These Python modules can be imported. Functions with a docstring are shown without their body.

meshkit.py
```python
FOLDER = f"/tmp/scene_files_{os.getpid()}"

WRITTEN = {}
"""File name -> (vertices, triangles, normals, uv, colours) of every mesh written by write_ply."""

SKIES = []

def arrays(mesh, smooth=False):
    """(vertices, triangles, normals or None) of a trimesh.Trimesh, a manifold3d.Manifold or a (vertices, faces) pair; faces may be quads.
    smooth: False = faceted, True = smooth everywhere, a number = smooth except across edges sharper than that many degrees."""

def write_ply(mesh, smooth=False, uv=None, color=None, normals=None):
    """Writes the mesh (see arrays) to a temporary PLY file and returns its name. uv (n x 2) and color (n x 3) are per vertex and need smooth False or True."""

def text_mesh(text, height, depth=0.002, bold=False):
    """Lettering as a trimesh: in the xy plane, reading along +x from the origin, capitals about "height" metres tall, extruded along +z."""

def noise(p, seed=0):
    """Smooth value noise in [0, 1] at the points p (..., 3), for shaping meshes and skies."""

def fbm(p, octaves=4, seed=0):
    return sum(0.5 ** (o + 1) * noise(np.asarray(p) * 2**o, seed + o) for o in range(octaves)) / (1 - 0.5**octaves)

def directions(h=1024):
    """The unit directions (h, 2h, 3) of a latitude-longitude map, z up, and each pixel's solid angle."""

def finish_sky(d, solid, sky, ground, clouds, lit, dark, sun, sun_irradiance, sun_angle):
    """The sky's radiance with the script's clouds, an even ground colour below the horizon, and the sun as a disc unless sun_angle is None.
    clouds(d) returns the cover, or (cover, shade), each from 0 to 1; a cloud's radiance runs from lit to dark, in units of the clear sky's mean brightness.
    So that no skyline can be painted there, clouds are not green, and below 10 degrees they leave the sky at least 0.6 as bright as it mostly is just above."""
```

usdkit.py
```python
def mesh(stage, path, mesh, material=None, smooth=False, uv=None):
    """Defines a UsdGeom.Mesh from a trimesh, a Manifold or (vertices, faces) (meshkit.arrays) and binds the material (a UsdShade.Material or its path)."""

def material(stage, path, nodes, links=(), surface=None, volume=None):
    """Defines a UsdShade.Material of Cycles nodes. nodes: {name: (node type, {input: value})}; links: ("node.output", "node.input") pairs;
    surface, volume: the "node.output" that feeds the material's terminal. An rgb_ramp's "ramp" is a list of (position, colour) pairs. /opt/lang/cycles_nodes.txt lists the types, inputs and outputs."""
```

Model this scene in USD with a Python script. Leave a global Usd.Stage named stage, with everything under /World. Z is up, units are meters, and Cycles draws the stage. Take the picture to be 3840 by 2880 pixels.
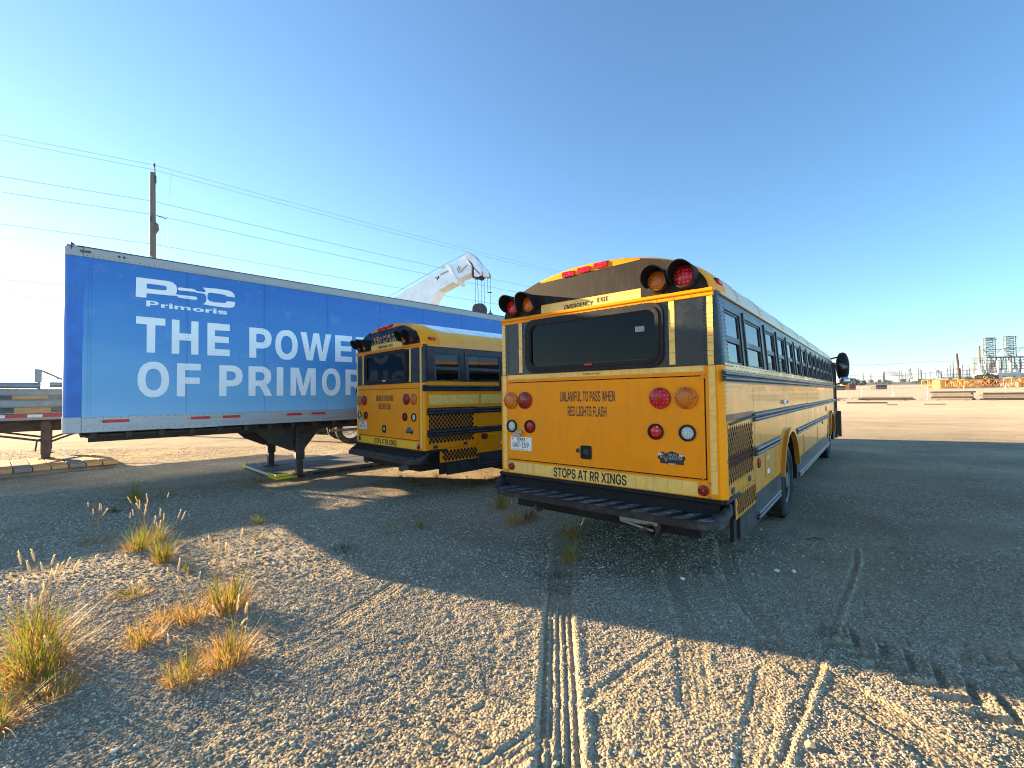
import math, glob
import numpy as np, trimesh, usdkit, meshkit
from pxr import Usd, UsdGeom, UsdLux, UsdShade, Gf, Vt, Sdf
from shapely.geometry import Polygon, box as sbox, Point, LineString, MultiPolygon
from shapely import affinity
from shapely.ops import unary_union
from PIL import Image, ImageDraw, ImageFont

stage = Usd.Stage.CreateInMemory()
UsdGeom.SetStageUpAxis(stage, 'Z'); UsdGeom.SetStageMetersPerUnit(stage, 1.0)
UsdGeom.Xform.Define(stage, '/World')
RNG = np.random.default_rng(7)
pi = math.pi

# ---------------------------------------------------------------- camera, sky, sun, exposure
EXPOSURE = 2.40
PITCH, ROLL, EYE = 0.02597, -0.01351, 1.723
cam = UsdGeom.Camera.Define(stage, '/World/camera')
cam.CreateHorizontalApertureAttr(36.0); cam.CreateVerticalApertureAttr(27.0)
cam.CreateFocalLengthAttr(36.0 * 1650.4 / 3840)
cam.CreateClippingRangeAttr(Gf.Vec2f(0.05, 20000)); cam.CreateExposureAttr(EXPOSURE)
_f = np.array([0, math.cos(PITCH), math.sin(PITCH)]); _u0 = np.array([0, -math.sin(PITCH), math.cos(PITCH)])
_r = math.cos(ROLL) * np.array([1, 0, 0]) + math.sin(ROLL) * _u0; _u = -math.sin(ROLL) * np.array([1, 0, 0]) + math.cos(ROLL) * _u0
cam.AddTransformOp().Set(Gf.Matrix4d(*_r, 0, *_u, 0, *(-_f), 0, 0, 0, EYE, 1))

SUN_EL = math.radians(12.2); SUN_AZ = math.radians(-66.5)          # azimuth from +y towards +x
S = np.array([math.sin(SUN_AZ) * math.cos(SUN_EL), math.cos(SUN_AZ) * math.cos(SUN_EL), math.sin(SUN_EL)])
usdkit.material(stage, '/World/Looks/sky_air', {
    'sky': ('sky_texture', {'sky_type': 'single_scattering', 'sun_disc': False, 'sun_elevation': SUN_EL, 'sun_rotation': SUN_AZ,
                            'altitude': 20.0, 'air_density': 1.0, 'aerosol_density': 0.1, 'ozone_density': 3.0}),
    'wb': ('mix_color', {'blend_type': 'multiply', 'fac': 1.0, 'b': (.68, .93, 1.04), 'use_clamp': False}),
    'bg': ('background_shader', {'strength': 0.062})}, [('sky.color', 'wb.a'), ('wb.result', 'bg.color')], surface='bg.background')
dome = UsdLux.DomeLight.Define(stage, '/World/sky'); dome.CreateIntensityAttr(1.0)
UsdShade.MaterialBindingAPI.Apply(dome.GetPrim()).Bind(UsdShade.Material.Get(stage, '/World/Looks/sky_air'))
dome.GetPrim().SetCustomDataByKey('kind', 'structure')
sun = UsdLux.DistantLight.Define(stage, '/World/sun'); sun.CreateNormalizeAttr(True); sun.CreateIntensityAttr(1.25); sun.CreateAngleAttr(0.55)
sun.CreateColorAttr(Gf.Vec3f(1.0, 0.74, 0.44))
_x = np.cross([0, 0, 1], S); _x /= np.linalg.norm(_x); _y = np.cross(S, _x)
sun.AddTransformOp().Set(Gf.Matrix4d(*_x, 0, *_y, 0, *S, 0, 0, 0, 50, 1))

# ---------------------------------------------------------------- scene-graph helpers
_used = {}
def numbered(parent, name):
    k = (parent, name); n = _used.get(k, 0); _used[k] = n + 1
    return name if n == 0 else f'{name}_{n:03d}'
def tag(p, label=None, cat=None, group=None, kind=None):
    p = p.GetPrim() if hasattr(p, 'GetPrim') else p
    for k, v in (('label', label), ('category', cat), ('group', group), ('kind', kind)):
        if v: p.SetCustomDataByKey(k, v)
    return p
def thing(name, label, cat, loc=(0, 0, 0), heading=0.0, group=None):
    path = '/World/' + numbered('/World', name)
    x = UsdGeom.Xform.Define(stage, path); x.AddTranslateOp().Set(Gf.Vec3d(*map(float, loc))); x.AddRotateZOp().Set(-math.degrees(heading))
    return tag(x, label, cat, group)
def obj(name, mesh, mat, parent=None, smooth=False, label=None, cat=None, group=None, kind=None):
    base = '/World' if parent is None else str(parent.GetPath())
    path = base + '/' + numbered(base, name)
    m = usdkit.mesh(stage, path, mesh, '/World/Looks/' + mat, smooth=smooth)
    return tag(m, label, cat, group, kind)
def copy_of(src, loc, heading, label, group=None):
    name = src.GetName().split('_0')[0]
    t = thing(name, label, src.GetCustomDataByKey('category'), loc, heading, group or src.GetCustomDataByKey('group'))
    t.GetReferences().AddInternalReference(src.GetPath()); t.SetInstanceable(True)
    x = UsdGeom.Xformable(t)
    return t

# ---------------------------------------------------------------- mesh helpers: all return (vertices, triangles)
def tri(f):
    f = np.asarray(f, int)
    return np.vstack([f[:, [0, 1, 2]], f[:, [0, 2, 3]]]) if f.shape[1] == 4 else f
def box(x0, x1, y0, y1, z0, z1):
    v = np.array([[x, y, z] for z in (z0, z1) for y in (y0, y1) for x in (x0, x1)], float)
    return v, tri([[0, 2, 3, 1], [4, 5, 7, 6], [0, 1, 5, 4], [2, 6, 7, 3], [0, 4, 6, 2], [1, 3, 7, 5]])
def cbox(x0, x1, y0, y1, z0, z1, c=0.006):
    """box with chamfered edges"""
    c = min(c, (x1 - x0) * .45, (y1 - y0) * .45, (z1 - z0) * .45)
    pts = []
    for x, sx in ((x0, 1), (x1, -1)):
        for y, sy in ((y0, 1), (y1, -1)):
            for z, sz in ((z0, 1), (z1, -1)):
                pts += [(x, y + sy * c, z + sz * c), (x + sx * c, y, z + sz * c), (x + sx * c, y + sy * c, z)]
    h = trimesh.convex.convex_hull(np.array(pts))
    return np.array(h.vertices), np.array(h.faces)
def join(*ms):
    if len(ms) == 1 and isinstance(ms[0], list): ms = ms[0]
    V, F, n = [], [], 0
    for v, f in ms:
        V.append(v); F.append(np.asarray(f) + n); n += len(v)
    return np.vstack(V), np.vstack(F)
def frame(d):
    d = np.asarray(d, float); d = d / np.linalg.norm(d)
    a = np.cross(d, [0, 0, 1.0] if abs(d[2]) < .9 else [1.0, 0, 0]); a /= np.linalg.norm(a)
    return d, a, np.cross(d, a)
def tube(pts, r, n=8, cap=True):
    p = np.asarray(pts, float); r = np.broadcast_to(r, (len(p),)).astype(float)
    t = np.gradient(p, axis=0); ang = np.arange(n) * 2 * pi / n; V = []
    a0 = None
    for i in range(len(p)):
        d, a, b = frame(t[i])
        if a0 is not None:
            a = a0 - d * (a0 @ d); a /= np.linalg.norm(a); b = np.cross(d, a)
        a0 = a
        V.append(p[i] + r[i] * (np.cos(ang)[:, None] * a + np.sin(ang)[:, None] * b))
    V = np.vstack(V); F = []
    for i in range(len(p) - 1):
        for j in range(n):
            k = (j + 1) % n; F.append([i * n + j, i * n + k, (i + 1) * n + k, (i + 1) * n + j])
    F = tri(F)
    if cap:
        c0, c1 = len(V), len(V) + 1; V = np.vstack([V, p[0], p[-1]]); m = (len(p) - 1) * n
        F = np.vstack([F, [[c0, (j + 1) % n, j] for j in range(n)], [[c1, m + j, m + (j + 1) % n] for j in range(n)]])
    return V, F
def bar(a, b, w, h=None):
    """rectangular bar from a to b, w wide (horizontal), h high"""
    h = w if h is None else h
    d, s, t = frame(np.subtract(b, a)); V = []
    for p in (a, b):
        for i, j in ((-1, -1), (1, -1), (1, 1), (-1, 1)): V.append(np.asarray(p) + s * i * w / 2 + t * j * h / 2)
    return np.array(V), tri([[0, 3, 2, 1], [4, 5, 6, 7], [0, 1, 5, 4], [1, 2, 6, 5], [2, 3, 7, 6], [3, 0, 4, 7]])
def rev(profile, n=32, axis='x', c=(0, 0, 0)):
    """revolve (along-axis, radius) points about an axis through c"""
    pr = np.asarray(profile, float); ang = np.arange(n) * 2 * pi / n
    V = np.stack([np.repeat(pr[:, 0], n), np.tile(np.cos(ang), len(pr)) * np.repeat(pr[:, 1], n), np.tile(np.sin(ang), len(pr)) * np.repeat(pr[:, 1], n)], 1)
    F = tri([[i * n + j, (i + 1) * n + j, (i + 1) * n + (j + 1) % n, i * n + (j + 1) % n] for i in range(len(pr) - 1) for j in range(n)])
    if axis == 'y': V = V[:, [2, 0, 1]]
    if axis == '-y': V = np.stack([V[:, 1], -V[:, 0], V[:, 2]], 1)
    if axis == 'z': V = V[:, [1, 2, 0]]
    return V + np.asarray(c, float), F
RX, RY, RZ = np.eye(3)
REAR = ((1, 0, 0), (0, 0, 1), (0, -1, 0)); RIGHT = ((0, 1, 0), (0, 0, 1), (1, 0, 0)); LEFT = ((0, 1, 0), (0, 0, 1), (-1, 0, 0)); UP = ((1, 0, 0), (0, 1, 0), (0, 0, 1))
def extr(geom, depth, fr=UP, o=(0, 0, 0)):
    """extrude a shapely shape or point list by depth in the frame fr from o"""
    if not hasattr(geom, 'geom_type'): geom = Polygon(geom)
    if not geom.is_valid: geom = geom.buffer(0)
    ms = []
    for g in getattr(geom, 'geoms', [geom]):
        if g.is_empty or g.geom_type != 'Polygon' or g.area < 1e-9: continue
        m = trimesh.creation.extrude_polygon(g, depth, engine='earcut'); ms.append((np.array(m.vertices), np.array(m.faces)))
    v, f = join(ms); e = np.array(fr, float)
    if np.linalg.det(e) < 0: f = f[:, ::-1]
    return v @ e + np.asarray(o, float), f
def move(m, o=(0, 0, 0), rz=0.0, s=1.0):
    c, q = math.cos(rz), math.sin(rz)
    return (m[0] * s) @ np.array([[c, q, 0], [-q, c, 0], [0, 0, 1]]) + np.asarray(o, float), m[1]
def dome_disc(c, r, h, n=24, rings=5, nrm='-y'):
    return rev([(h * math.sqrt(max(0, 1 - (k / rings) ** 2)), max(1e-4, r * k / rings)) for k in range(rings + 1)], n, nrm, c)
def ring(c, r0, r1, h, n=28, nrm='-y'):
    return rev([(0, r1), (h * .8, r1), (h, r1 - (r1 - r0) * .25), (h, r0 + (r1 - r0) * .3), (h * .5, r0), (0, r0)], n, nrm, c)
def rivet_row(pts, r=0.006, fr=REAR, h=0.004):
    e = np.array(fr, float); V, F, n = [], [], 0
    a = np.arange(6) * pi / 3
    for p in pts:
        p = np.asarray(p, float)
        b = p + r * (np.cos(a)[:, None] * e[0] + np.sin(a)[:, None] * e[1]); t = p + .6 * r * (np.cos(a)[:, None] * e[0] + np.sin(a)[:, None] * e[1]) + h * e[2]
        V += [b, t]; q = [[j, (j + 1) % 6, 6 + (j + 1) % 6, 6 + j] for j in range(6)]
        f = np.vstack([tri(q), [[6, 7, 8], [6, 8, 9], [6, 9, 10], [6, 10, 11]]])
        if np.linalg.det(e) < 0: f = f[:, ::-1]
        F.append(f + n); n += 12
    return np.vstack(V), np.vstack(F)
def rrect(x0, x1, y0, y1, r): return sbox(x0 + r, y0 + r, x1 - r, y1 - r).buffer(r, quad_segs=6)

_fonts = {}
def glyphs(text, weight=600, face='Inter'):
    k = (weight, face)
    if k not in _fonts:
        f = ImageFont.truetype(glob.glob(f'/opt/blender-*/*/datafiles/fonts/{face}.woff2')[0], 128)
        try: f.set_variation_by_axes([28, weight])
        except Exception: pass
        _fonts[k] = f
    font = _fonts[k]
    x0, y0, x1, y1 = font.getbbox(text, anchor='ls'); im = Image.new('L', (x1 - x0 + 8, y1 - y0 + 8))
    ImageDraw.Draw(im).text((4 - x0, 4 - y0), text, 255, font, anchor='ls')
    on = np.pad(np.asarray(im) > 127, ((0, 0), (1, 1))).astype(np.int8)
    r0, st = np.nonzero(np.diff(on, axis=1) == 1); en = np.nonzero(np.diff(on, axis=1) == -1)[1]
    from shapely import box as vb, union_all
    g = union_all(vb(st, -r0 - 1, en, -r0)).buffer(0.7).buffer(-0.7).simplify(0.8)
    return g
def fit_text(text, x0, x1, y0, y1, weight=600, face='Inter'):
    g = glyphs(text, weight, face); a, b, c, d = g.bounds
    return affinity.affine_transform(g, [(x1 - x0) / (c - a), 0, 0, (y1 - y0) / (d - b), x0 - a * (x1 - x0) / (c - a), y0 - b * (y1 - y0) / (d - b)])

# ---------------------------------------------------------------- materials
def M(name, nodes, links, surface='p.BSDF', volume=None):
    usdkit.material(stage, '/World/Looks/' + name, nodes, links, surface=surface, volume=volume); return name
def pbr(name, col, rough=.5, var=.18, scale=6.0, metallic=0.0, coat=0.0, bump=0.0, bscale=60.0, dirt=None, dirt_amt=.35, spec=.5, dscale=2.5, stretch=(1, 1, 1), coat_rough=.08, rvar=.12):
    c = np.array(col, float); lo, hi = c * (1 - var), np.minimum(c * (1 + var * .7), .95)
    nd = {'tc': ('texture_coordinate', {}), 'mp': ('mapping', {'scale': stretch}), 'n': ('noise_texture', {'scale': scale, 'detail': 5.0, 'roughness': .6}), 'r': ('rgb_ramp', {'ramp': [(.3, tuple(lo)), (.7, tuple(hi))]}),
          'n2': ('noise_texture', {'scale': dscale, 'detail': 6.0, 'roughness': .68}),
          'rr': ('map_range', {'from_min': .3, 'from_max': .7, 'to_min': max(.03, rough - rvar), 'to_max': min(1, rough + rvar)}),
          'p': ('principled_bsdf', {'metallic': metallic, 'coat_weight': coat, 'coat_roughness': coat_rough, 'specular_ior_level': spec})}
    ln = [('tc.object', 'mp.vector'), ('mp.vector', 'n.vector'), ('mp.vector', 'n2.vector'), ('n.fac', 'r.fac'), ('n2.fac', 'rr.value'), ('rr.result', 'p.roughness')]
    out = 'r.color'
    if dirt is not None:
        nd['dm'] = ('map_range', {'from_min': .48, 'from_max': .75, 'to_min': 0.0, 'to_max': dirt_amt, 'clamp': True}); nd['mx'] = ('mix_color', {'b': dirt})
        ln += [('n2.fac', 'dm.value'), ('dm.result', 'mx.fac'), (out, 'mx.a')]; out = 'mx.result'
    ln.append((out, 'p.base_color'))
    if bump:
        nd['bn'] = ('noise_texture', {'scale': bscale, 'detail': 3.0}); nd['b'] = ('bump', {'strength': bump, 'distance': .01}); ln += [('mp.vector', 'bn.vector'), ('bn.fac', 'b.height'), ('b.normal', 'p.normal')]
    return M(name, nd, ln)

YEL = (.95, .298, .002)
pbr('bus_yellow', YEL, .42, var=.06, scale=3, dirt=(.46, .22, .04), dirt_amt=.34, dscale=3.5, stretch=(1.6, 1.6, .5), bump=.03, bscale=5, spec=.15)
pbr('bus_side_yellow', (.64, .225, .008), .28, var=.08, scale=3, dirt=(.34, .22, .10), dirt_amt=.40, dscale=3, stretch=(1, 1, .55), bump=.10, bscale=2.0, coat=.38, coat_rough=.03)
pbr('bus_door_yellow', (.62, .25, .008), .45, var=.05, scale=3, dirt=(.4, .2, .04), dirt_amt=.3)
pbr('tape_yellow', (.93, .565, .13), .42, var=.12, scale=14, dirt=(.5, .32, .07), dirt_amt=.5, dscale=9, bump=.05, bscale=90)
pbr('tape_bright', (.9, .50, .01), .4, var=.08, scale=14, dirt=(.6, .34, .03), dirt_amt=.3, dscale=6)
pbr('bus_black', (.011, .014, .018), .32, spec=.4, var=.3, scale=4, dirt=(.11, .115, .12), dirt_amt=.35, dscale=3.2)
pbr('skirt_dark', (.02, .021, .023), .35, var=.3, scale=4, dirt=(.10, .09, .08), dirt_amt=.4, coat=.25, coat_rough=.1)
pbr('cap_black', (.017, .014, .011), .66, spec=.2, var=.35, scale=5, dirt=(.085, .07, .055), dirt_amt=.5, dscale=4, stretch=(4, 1, .8))
pbr('rubber', (.010, .010, .011), .6, spec=.25, var=.3, scale=10, dirt=(.09, .085, .08), dirt_amt=.3)
pbr('hood_black', (.008, .008, .009), .7, var=.2, spec=.2)
pbr('trim_dark', (.03, .033, .038), .42, var=.2, scale=8, dirt=(.2, .19, .17), dirt_amt=.3)
pbr('rail_black', (.016, .018, .022), .34, var=.2, scale=6, dirt=(.14, .13, .12), dirt_amt=.3, spec=.5)
pbr('bumper_black', (.013, .014, .017), .55, spec=.35, var=.35, scale=9, dirt=(.16, .155, .14), dirt_amt=.4, dscale=7, bump=.2, bscale=120)
pbr('grip_strip', (.075, .08, .085), .85, var=.5, scale=60, dirt=(.45, .45, .44), dirt_amt=.8, dscale=14, bump=.5, bscale=300)
pbr('lettering_black', (.02, .013, .01), .5, var=.2, scale=20)
pbr('cavity', (.008, .008, .009), .9, var=.2)
pbr('interior_dark', (.035, .036, .035), .7, var=.2); pbr('seat_brown', (.05, .045, .035), .6, var=.3)
pbr('tyre', (.013, .013, .013), .85, spec=.2, var=.3, scale=12, dirt=(.14, .12, .1), dirt_amt=.5, bump=.2, bscale=60)
pbr('rim_dark', (.08, .07, .06), .5, var=.3, scale=12, dirt=(.25, .18, .12), dirt_amt=.5)
pbr('rim_white', (.72, .70, .66), .45, var=.1, scale=8, dirt=(.3, .24, .18), dirt_amt=.7, dscale=6)
pbr('steel_black', (.02, .021, .023), .55, var=.4, scale=8, dirt=(.12, .09, .07), dirt_amt=.5)
pbr('chrome', (.7, .7, .7), .2, metallic=1.0, var=.05)
pbr('aluminium', (.40, .42, .43), .42, metallic=.5, var=.12, scale=3, dirt=(.32, .3, .27), dirt_amt=.65, dscale=3, stretch=(1, .35, 3), bump=.05, bscale=14)
pbr('aluminium_top', (.36, .35, .33), .55, metallic=.25, var=.12, scale=4, dirt=(.22, .2, .17), dirt_amt=.6, dscale=4, stretch=(1, .4, 2))
pbr('mirror_dark', (.10, .115, .11), .12, metallic=.9, var=.05); pbr('plate_white', (.78, .79, .80), .4, var=.04); pbr('grey_plastic', (.38, .36, .32), .5, var=.1)
pbr('white_paint', (.76, .77, .77), .36, var=.06, scale=3, dirt=(.42, .4, .36), dirt_amt=.45, dscale=2.2, coat=.2)
pbr('white_roof', (.72, .72, .70), .4, var=.06, scale=3, dirt=(.4, .38, .33), dirt_amt=.4)
pbr('letter_white', (.84, .83, .79), .5, var=.05, scale=5, dirt=(.62, .64, .64), dirt_amt=.4, bump=.05, bscale=40)
pbr('tape_red', (.55, .02, .025), .35, var=.2, scale=20, dirt=(.3, .05, .04), dirt_amt=.5, dscale=8)
pbr('tape_white', (.74, .72, .66), .4, var=.1, scale=20, dirt=(.45, .4, .33), dirt_amt=.5, dscale=8)
pbr('tape_gold', (.42, .36, .22), .45, var=.15, scale=14)
pbr('wood_weathered', (.23, .19, .15), .85, var=.35, scale=7, stretch=(6, .5, 6), bump=.5, bscale=24, dirt=(.1, .08, .065), dirt_amt=.7)
pbr('wood_pale', (.58, .30, .115), .8, var=.3, scale=7, stretch=(6, .5, 6), bump=.4, bscale=24, dirt=(.2, .14, .09), dirt_amt=.6)
pbr('wood_dark', (.05, .043, .035), .85, var=.4, scale=7, stretch=(6, .5, 6), bump=.5, bscale=24, dirt=(.03, .026, .022), dirt_amt=.7)
pbr('mat_grey', (.10, .098, .088), .75, var=.35, scale=6, stretch=(5, .5, 5), dirt=(.05, .046, .04), dirt_amt=.6, bump=.3, bscale=30)
pbr('mat_metal', (.15, .16, .155), .5, metallic=.2, var=.3, scale=6, stretch=(5, .5, 5), dirt=(.08, .075, .065), dirt_amt=.6, bump=.2, bscale=30)
pbr('yellow_paint', (.88, .60, .008), .5, var=.1, scale=10, dirt=(.4, .34, .06), dirt_amt=.5, dscale=9)
pbr('green_paint', (.18, .55, .05), .6, var=.2, scale=10)
pbr('galvanised', (.26, .28, .285), .5, metallic=.5, var=.2, scale=6, dirt=(.3, .3, .28), dirt_amt=.5)
pbr('rusty_steel', (.10, .062, .045), .75, var=.4, scale=8, dirt=(.05, .035, .028), dirt_amt=.6, bump=.15, bscale=40)
pbr('crane_orange', (.75, .26, .015), .5, var=.15, scale=2, dirt=(.4, .18, .05), dirt_amt=.5)
pbr('plant_steel', (.085, .09, .095), .6, var=.2, scale=.3); pbr('plant_cream', (.70, .66, .54), .6, var=.08, scale=.3, dirt=(.45, .38, .28), dirt_amt=.4, dscale=.2)
pbr('plant_grey', (.26, .27, .28), .7, var=.2, scale=.2); pbr('plant_far', (.15, .155, .16), .8, var=.3, scale=.02); pbr('plant_tan', (.60, .47, .36), .75, var=.08, scale=.2); pbr('rust_red', (.16, .035, .03), .6, var=.2); pbr('chimney_red', (.26, .13, .11), .7, var=.2)
pbr('shed_dark', (.06, .055, .055), .7, var=.3, scale=1); pbr('cable', (.10, .105, .115), .6, var=.1); pbr('pole_wood', (.13, .11, .092), .85, var=.3, scale=5, stretch=(8, 8, .6), bump=.4, bscale=20, dirt=(.09, .075, .06), dirt_amt=.6)
pbr('pole_dark', (.065, .042, .034), .85, var=.3, scale=2); pbr('twig', (.07, .05, .035), .85, var=.4, scale=20)
pbr('logo_blue', (.05, .30, .45), .4, var=.05)
def leaf(name, a, b, trans=.35):
    return M(name, {'i': ('geometry', {}), 'r': ('rgb_ramp', {'ramp': [(0, a), (1, b)]}), 'd': ('principled_bsdf', {'roughness': .6, 'specular_ior_level': .3}), 't': ('translucent_bsdf', {}), 'm': ('mix_closure', {'fac': trans})},
             [('i.random_per_island', 'r.fac'), ('r.color', 'd.base_color'), ('r.color', 't.color'), ('d.BSDF', 'm.closure1'), ('t.BSDF', 'm.closure2')], surface='m.closure')
leaf('grass_green', (.22, .25, .03), (.42, .38, .06)); leaf('grass_dry', (.52, .31, .09), (.74, .50, .20)); leaf('seed_fluff', (.80, .68, .44), (.92, .84, .62), .45)
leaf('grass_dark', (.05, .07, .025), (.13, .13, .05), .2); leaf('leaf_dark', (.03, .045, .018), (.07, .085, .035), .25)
def pane(name, tint, rough=.01, minref=.04, ior=1.52):
    M(name, {'f': ('fresnel', {'IOR': ior}), 'ma': ('math', {'math_type': 'maximum', 'value2': minref}), 't': ('transparent_bsdf', {'color': tint}), 'g': ('glossy_bsdf', {'color': (.92, .94, .96), 'roughness': rough}), 'm': ('mix_closure', {})},
      [('f.fac', 'ma.value1'), ('ma.value', 'm.fac'), ('t.BSDF', 'm.closure1'), ('g.BSDF', 'm.closure2')], surface='m.closure')
pane('glass_side', (.34, .40, .42), minref=.40); pane('glass_side_dark', (.16, .20, .22)); pane('glass_rear', (.022, .036, .045), minref=.012, ior=1.28)
def lens(name, col, spark, scale, rough=.12, amt=.75):
    M(name, {'tc': ('texture_coordinate', {}), 'v': ('voronoi_texture', {'scale': scale, 'randomness': .35}), 'r': ('rgb_ramp', {'ramp': [(0, spark), (.22, spark), (.42, col), (1, tuple(np.array(col) * .55))]}), 'b': ('bump', {'strength': .35, 'distance': .004}),
             'p': ('principled_bsdf', {'roughness': rough, 'coat_weight': .12, 'coat_roughness': .08, 'specular_ior_level': .3})},
      [('tc.object', 'v.vector'), ('v.distance', 'r.fac'), ('r.color', 'p.base_color'), ('v.distance', 'b.height'), ('b.normal', 'p.normal')])
lens('lens_red', (.42, .006, .010), (.86, .05, .08), 30); lens('lens_red_dark', (.22, .008, .008), (.34, .02, .02), 40); lens('lens_amber', (.50, .115, .004), (.70, .20, .008), 70); lens('lens_clear', (.42, .48, .46), (.62, .67, .65), 60)
lens('lens_red_six', (.6, .012, .012), (.95, .62, .5), 26)
# printed picture on the trailer: a blue sky with soft cloud sweeps
M('trailer_print', {'tc': ('texture_coordinate', {}), 'sx': ('separate_xyz', {}), 'mr': ('map_range', {'from_min': 1.4, 'from_max': 4.0, 'clamp': True}),
    'mp': ('mapping', {'scale': (.5, .22, .9), 'rotation': (.25, 0, 0)}), 'n': ('noise_texture', {'scale': 1.4, 'detail': 4.0, 'distortion': .6}), 'ns': ('math', {'math_type': 'multiply_add', 'value2': .36, 'value3': -.18}), 'ad': ('math', {'math_type': 'add'}),
    'sy': ('math', {'math_type': 'multiply', 'value2': .022}), 'ad2': ('math', {'math_type': 'add'}),
    'r': ('rgb_ramp', {'ramp': [(0, (.25, .49, .66)), (.22, (.14, .38, .59)), (.5, (.065, .26, .53)), (.75, (.026, .185, .48)), (1, (.006, .125, .43))]}),
    'n2': ('noise_texture', {'scale': 3.0, 'detail': 6.0, 'roughness': .7}), 'dm': ('map_range', {'from_min': .55, 'from_max': .8, 'to_max': .22, 'clamp': True}), 'mx': ('mix_color', {'b': (.45, .52, .58)}),
    'bn': ('noise_texture', {'scale': 2.2, 'detail': 2.0}), 'b': ('bump', {'strength': .12, 'distance': .03}), 'p': ('principled_bsdf', {'roughness': .38, 'specular_ior_level': .5})},
  [('tc.object', 'sx.vector'), ('sx.z', 'mr.value'), ('tc.object', 'mp.vector'), ('mp.vector', 'n.vector'), ('n.fac', 'ns.value1'), ('ns.value', 'ad.value1'), ('mr.result', 'ad.value2'), ('sx.y', 'sy.value1'), ('ad.value', 'ad2.value1'), ('sy.value', 'ad2.value2'), ('ad2.value', 'r.fac'),
   ('tc.object', 'n2.vector'), ('n2.fac', 'dm.value'), ('dm.result', 'mx.fac'), ('r.color', 'mx.a'), ('mx.result', 'p.base_color'), ('tc.object', 'bn.vector'), ('bn.fac', 'b.height'), ('b.normal', 'p.normal')])
pbr('trailer_corner', (.016, .14, .48), .42, var=.2, scale=3, dirt=(.06, .2, .42), dirt_amt=.4, bump=.2, bscale=4)
# bus roof: faded yellow sides, white top
def roof_mat(name, side, top=(.72, .72, .70)):
    M(name, {'tc': ('texture_coordinate', {}), 'sx': ('separate_xyz', {}), 'yy': ('map_range', {'from_min': .25, 'from_max': .6, 'to_min': 2.93, 'to_max': 2.845, 'clamp': True}), 'sb': ('math', {'math_type': 'subtract'}), 'mr': ('map_range', {'from_min': 0.0, 'from_max': .006, 'clamp': True}),
             'n': ('noise_texture', {'scale': 3.0, 'detail': 6.0, 'roughness': .7}), 'dm': ('map_range', {'from_min': .45, 'from_max': .75, 'to_max': .45, 'clamp': True}), 'm1': ('mix_color', {'a': side, 'b': top}), 'm2': ('mix_color', {'b': (.33, .29, .22)}), 'p': ('principled_bsdf', {'roughness': .36, 'coat_weight': .3, 'coat_roughness': .15})},
      [('tc.object', 'sx.vector'), ('sx.y', 'yy.value'), ('sx.z', 'sb.value1'), ('yy.result', 'sb.value2'), ('sb.value', 'mr.value'), ('mr.result', 'm1.fac'), ('tc.object', 'n.vector'), ('n.fac', 'dm.value'), ('dm.result', 'm2.fac'), ('m1.result', 'm2.a'), ('m2.result', 'p.base_color')])
roof_mat('roof_yellow', (.88, .335, .008)); roof_mat('roof_faded', (.56, .36, .16), (.48, .38, .25))
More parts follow.
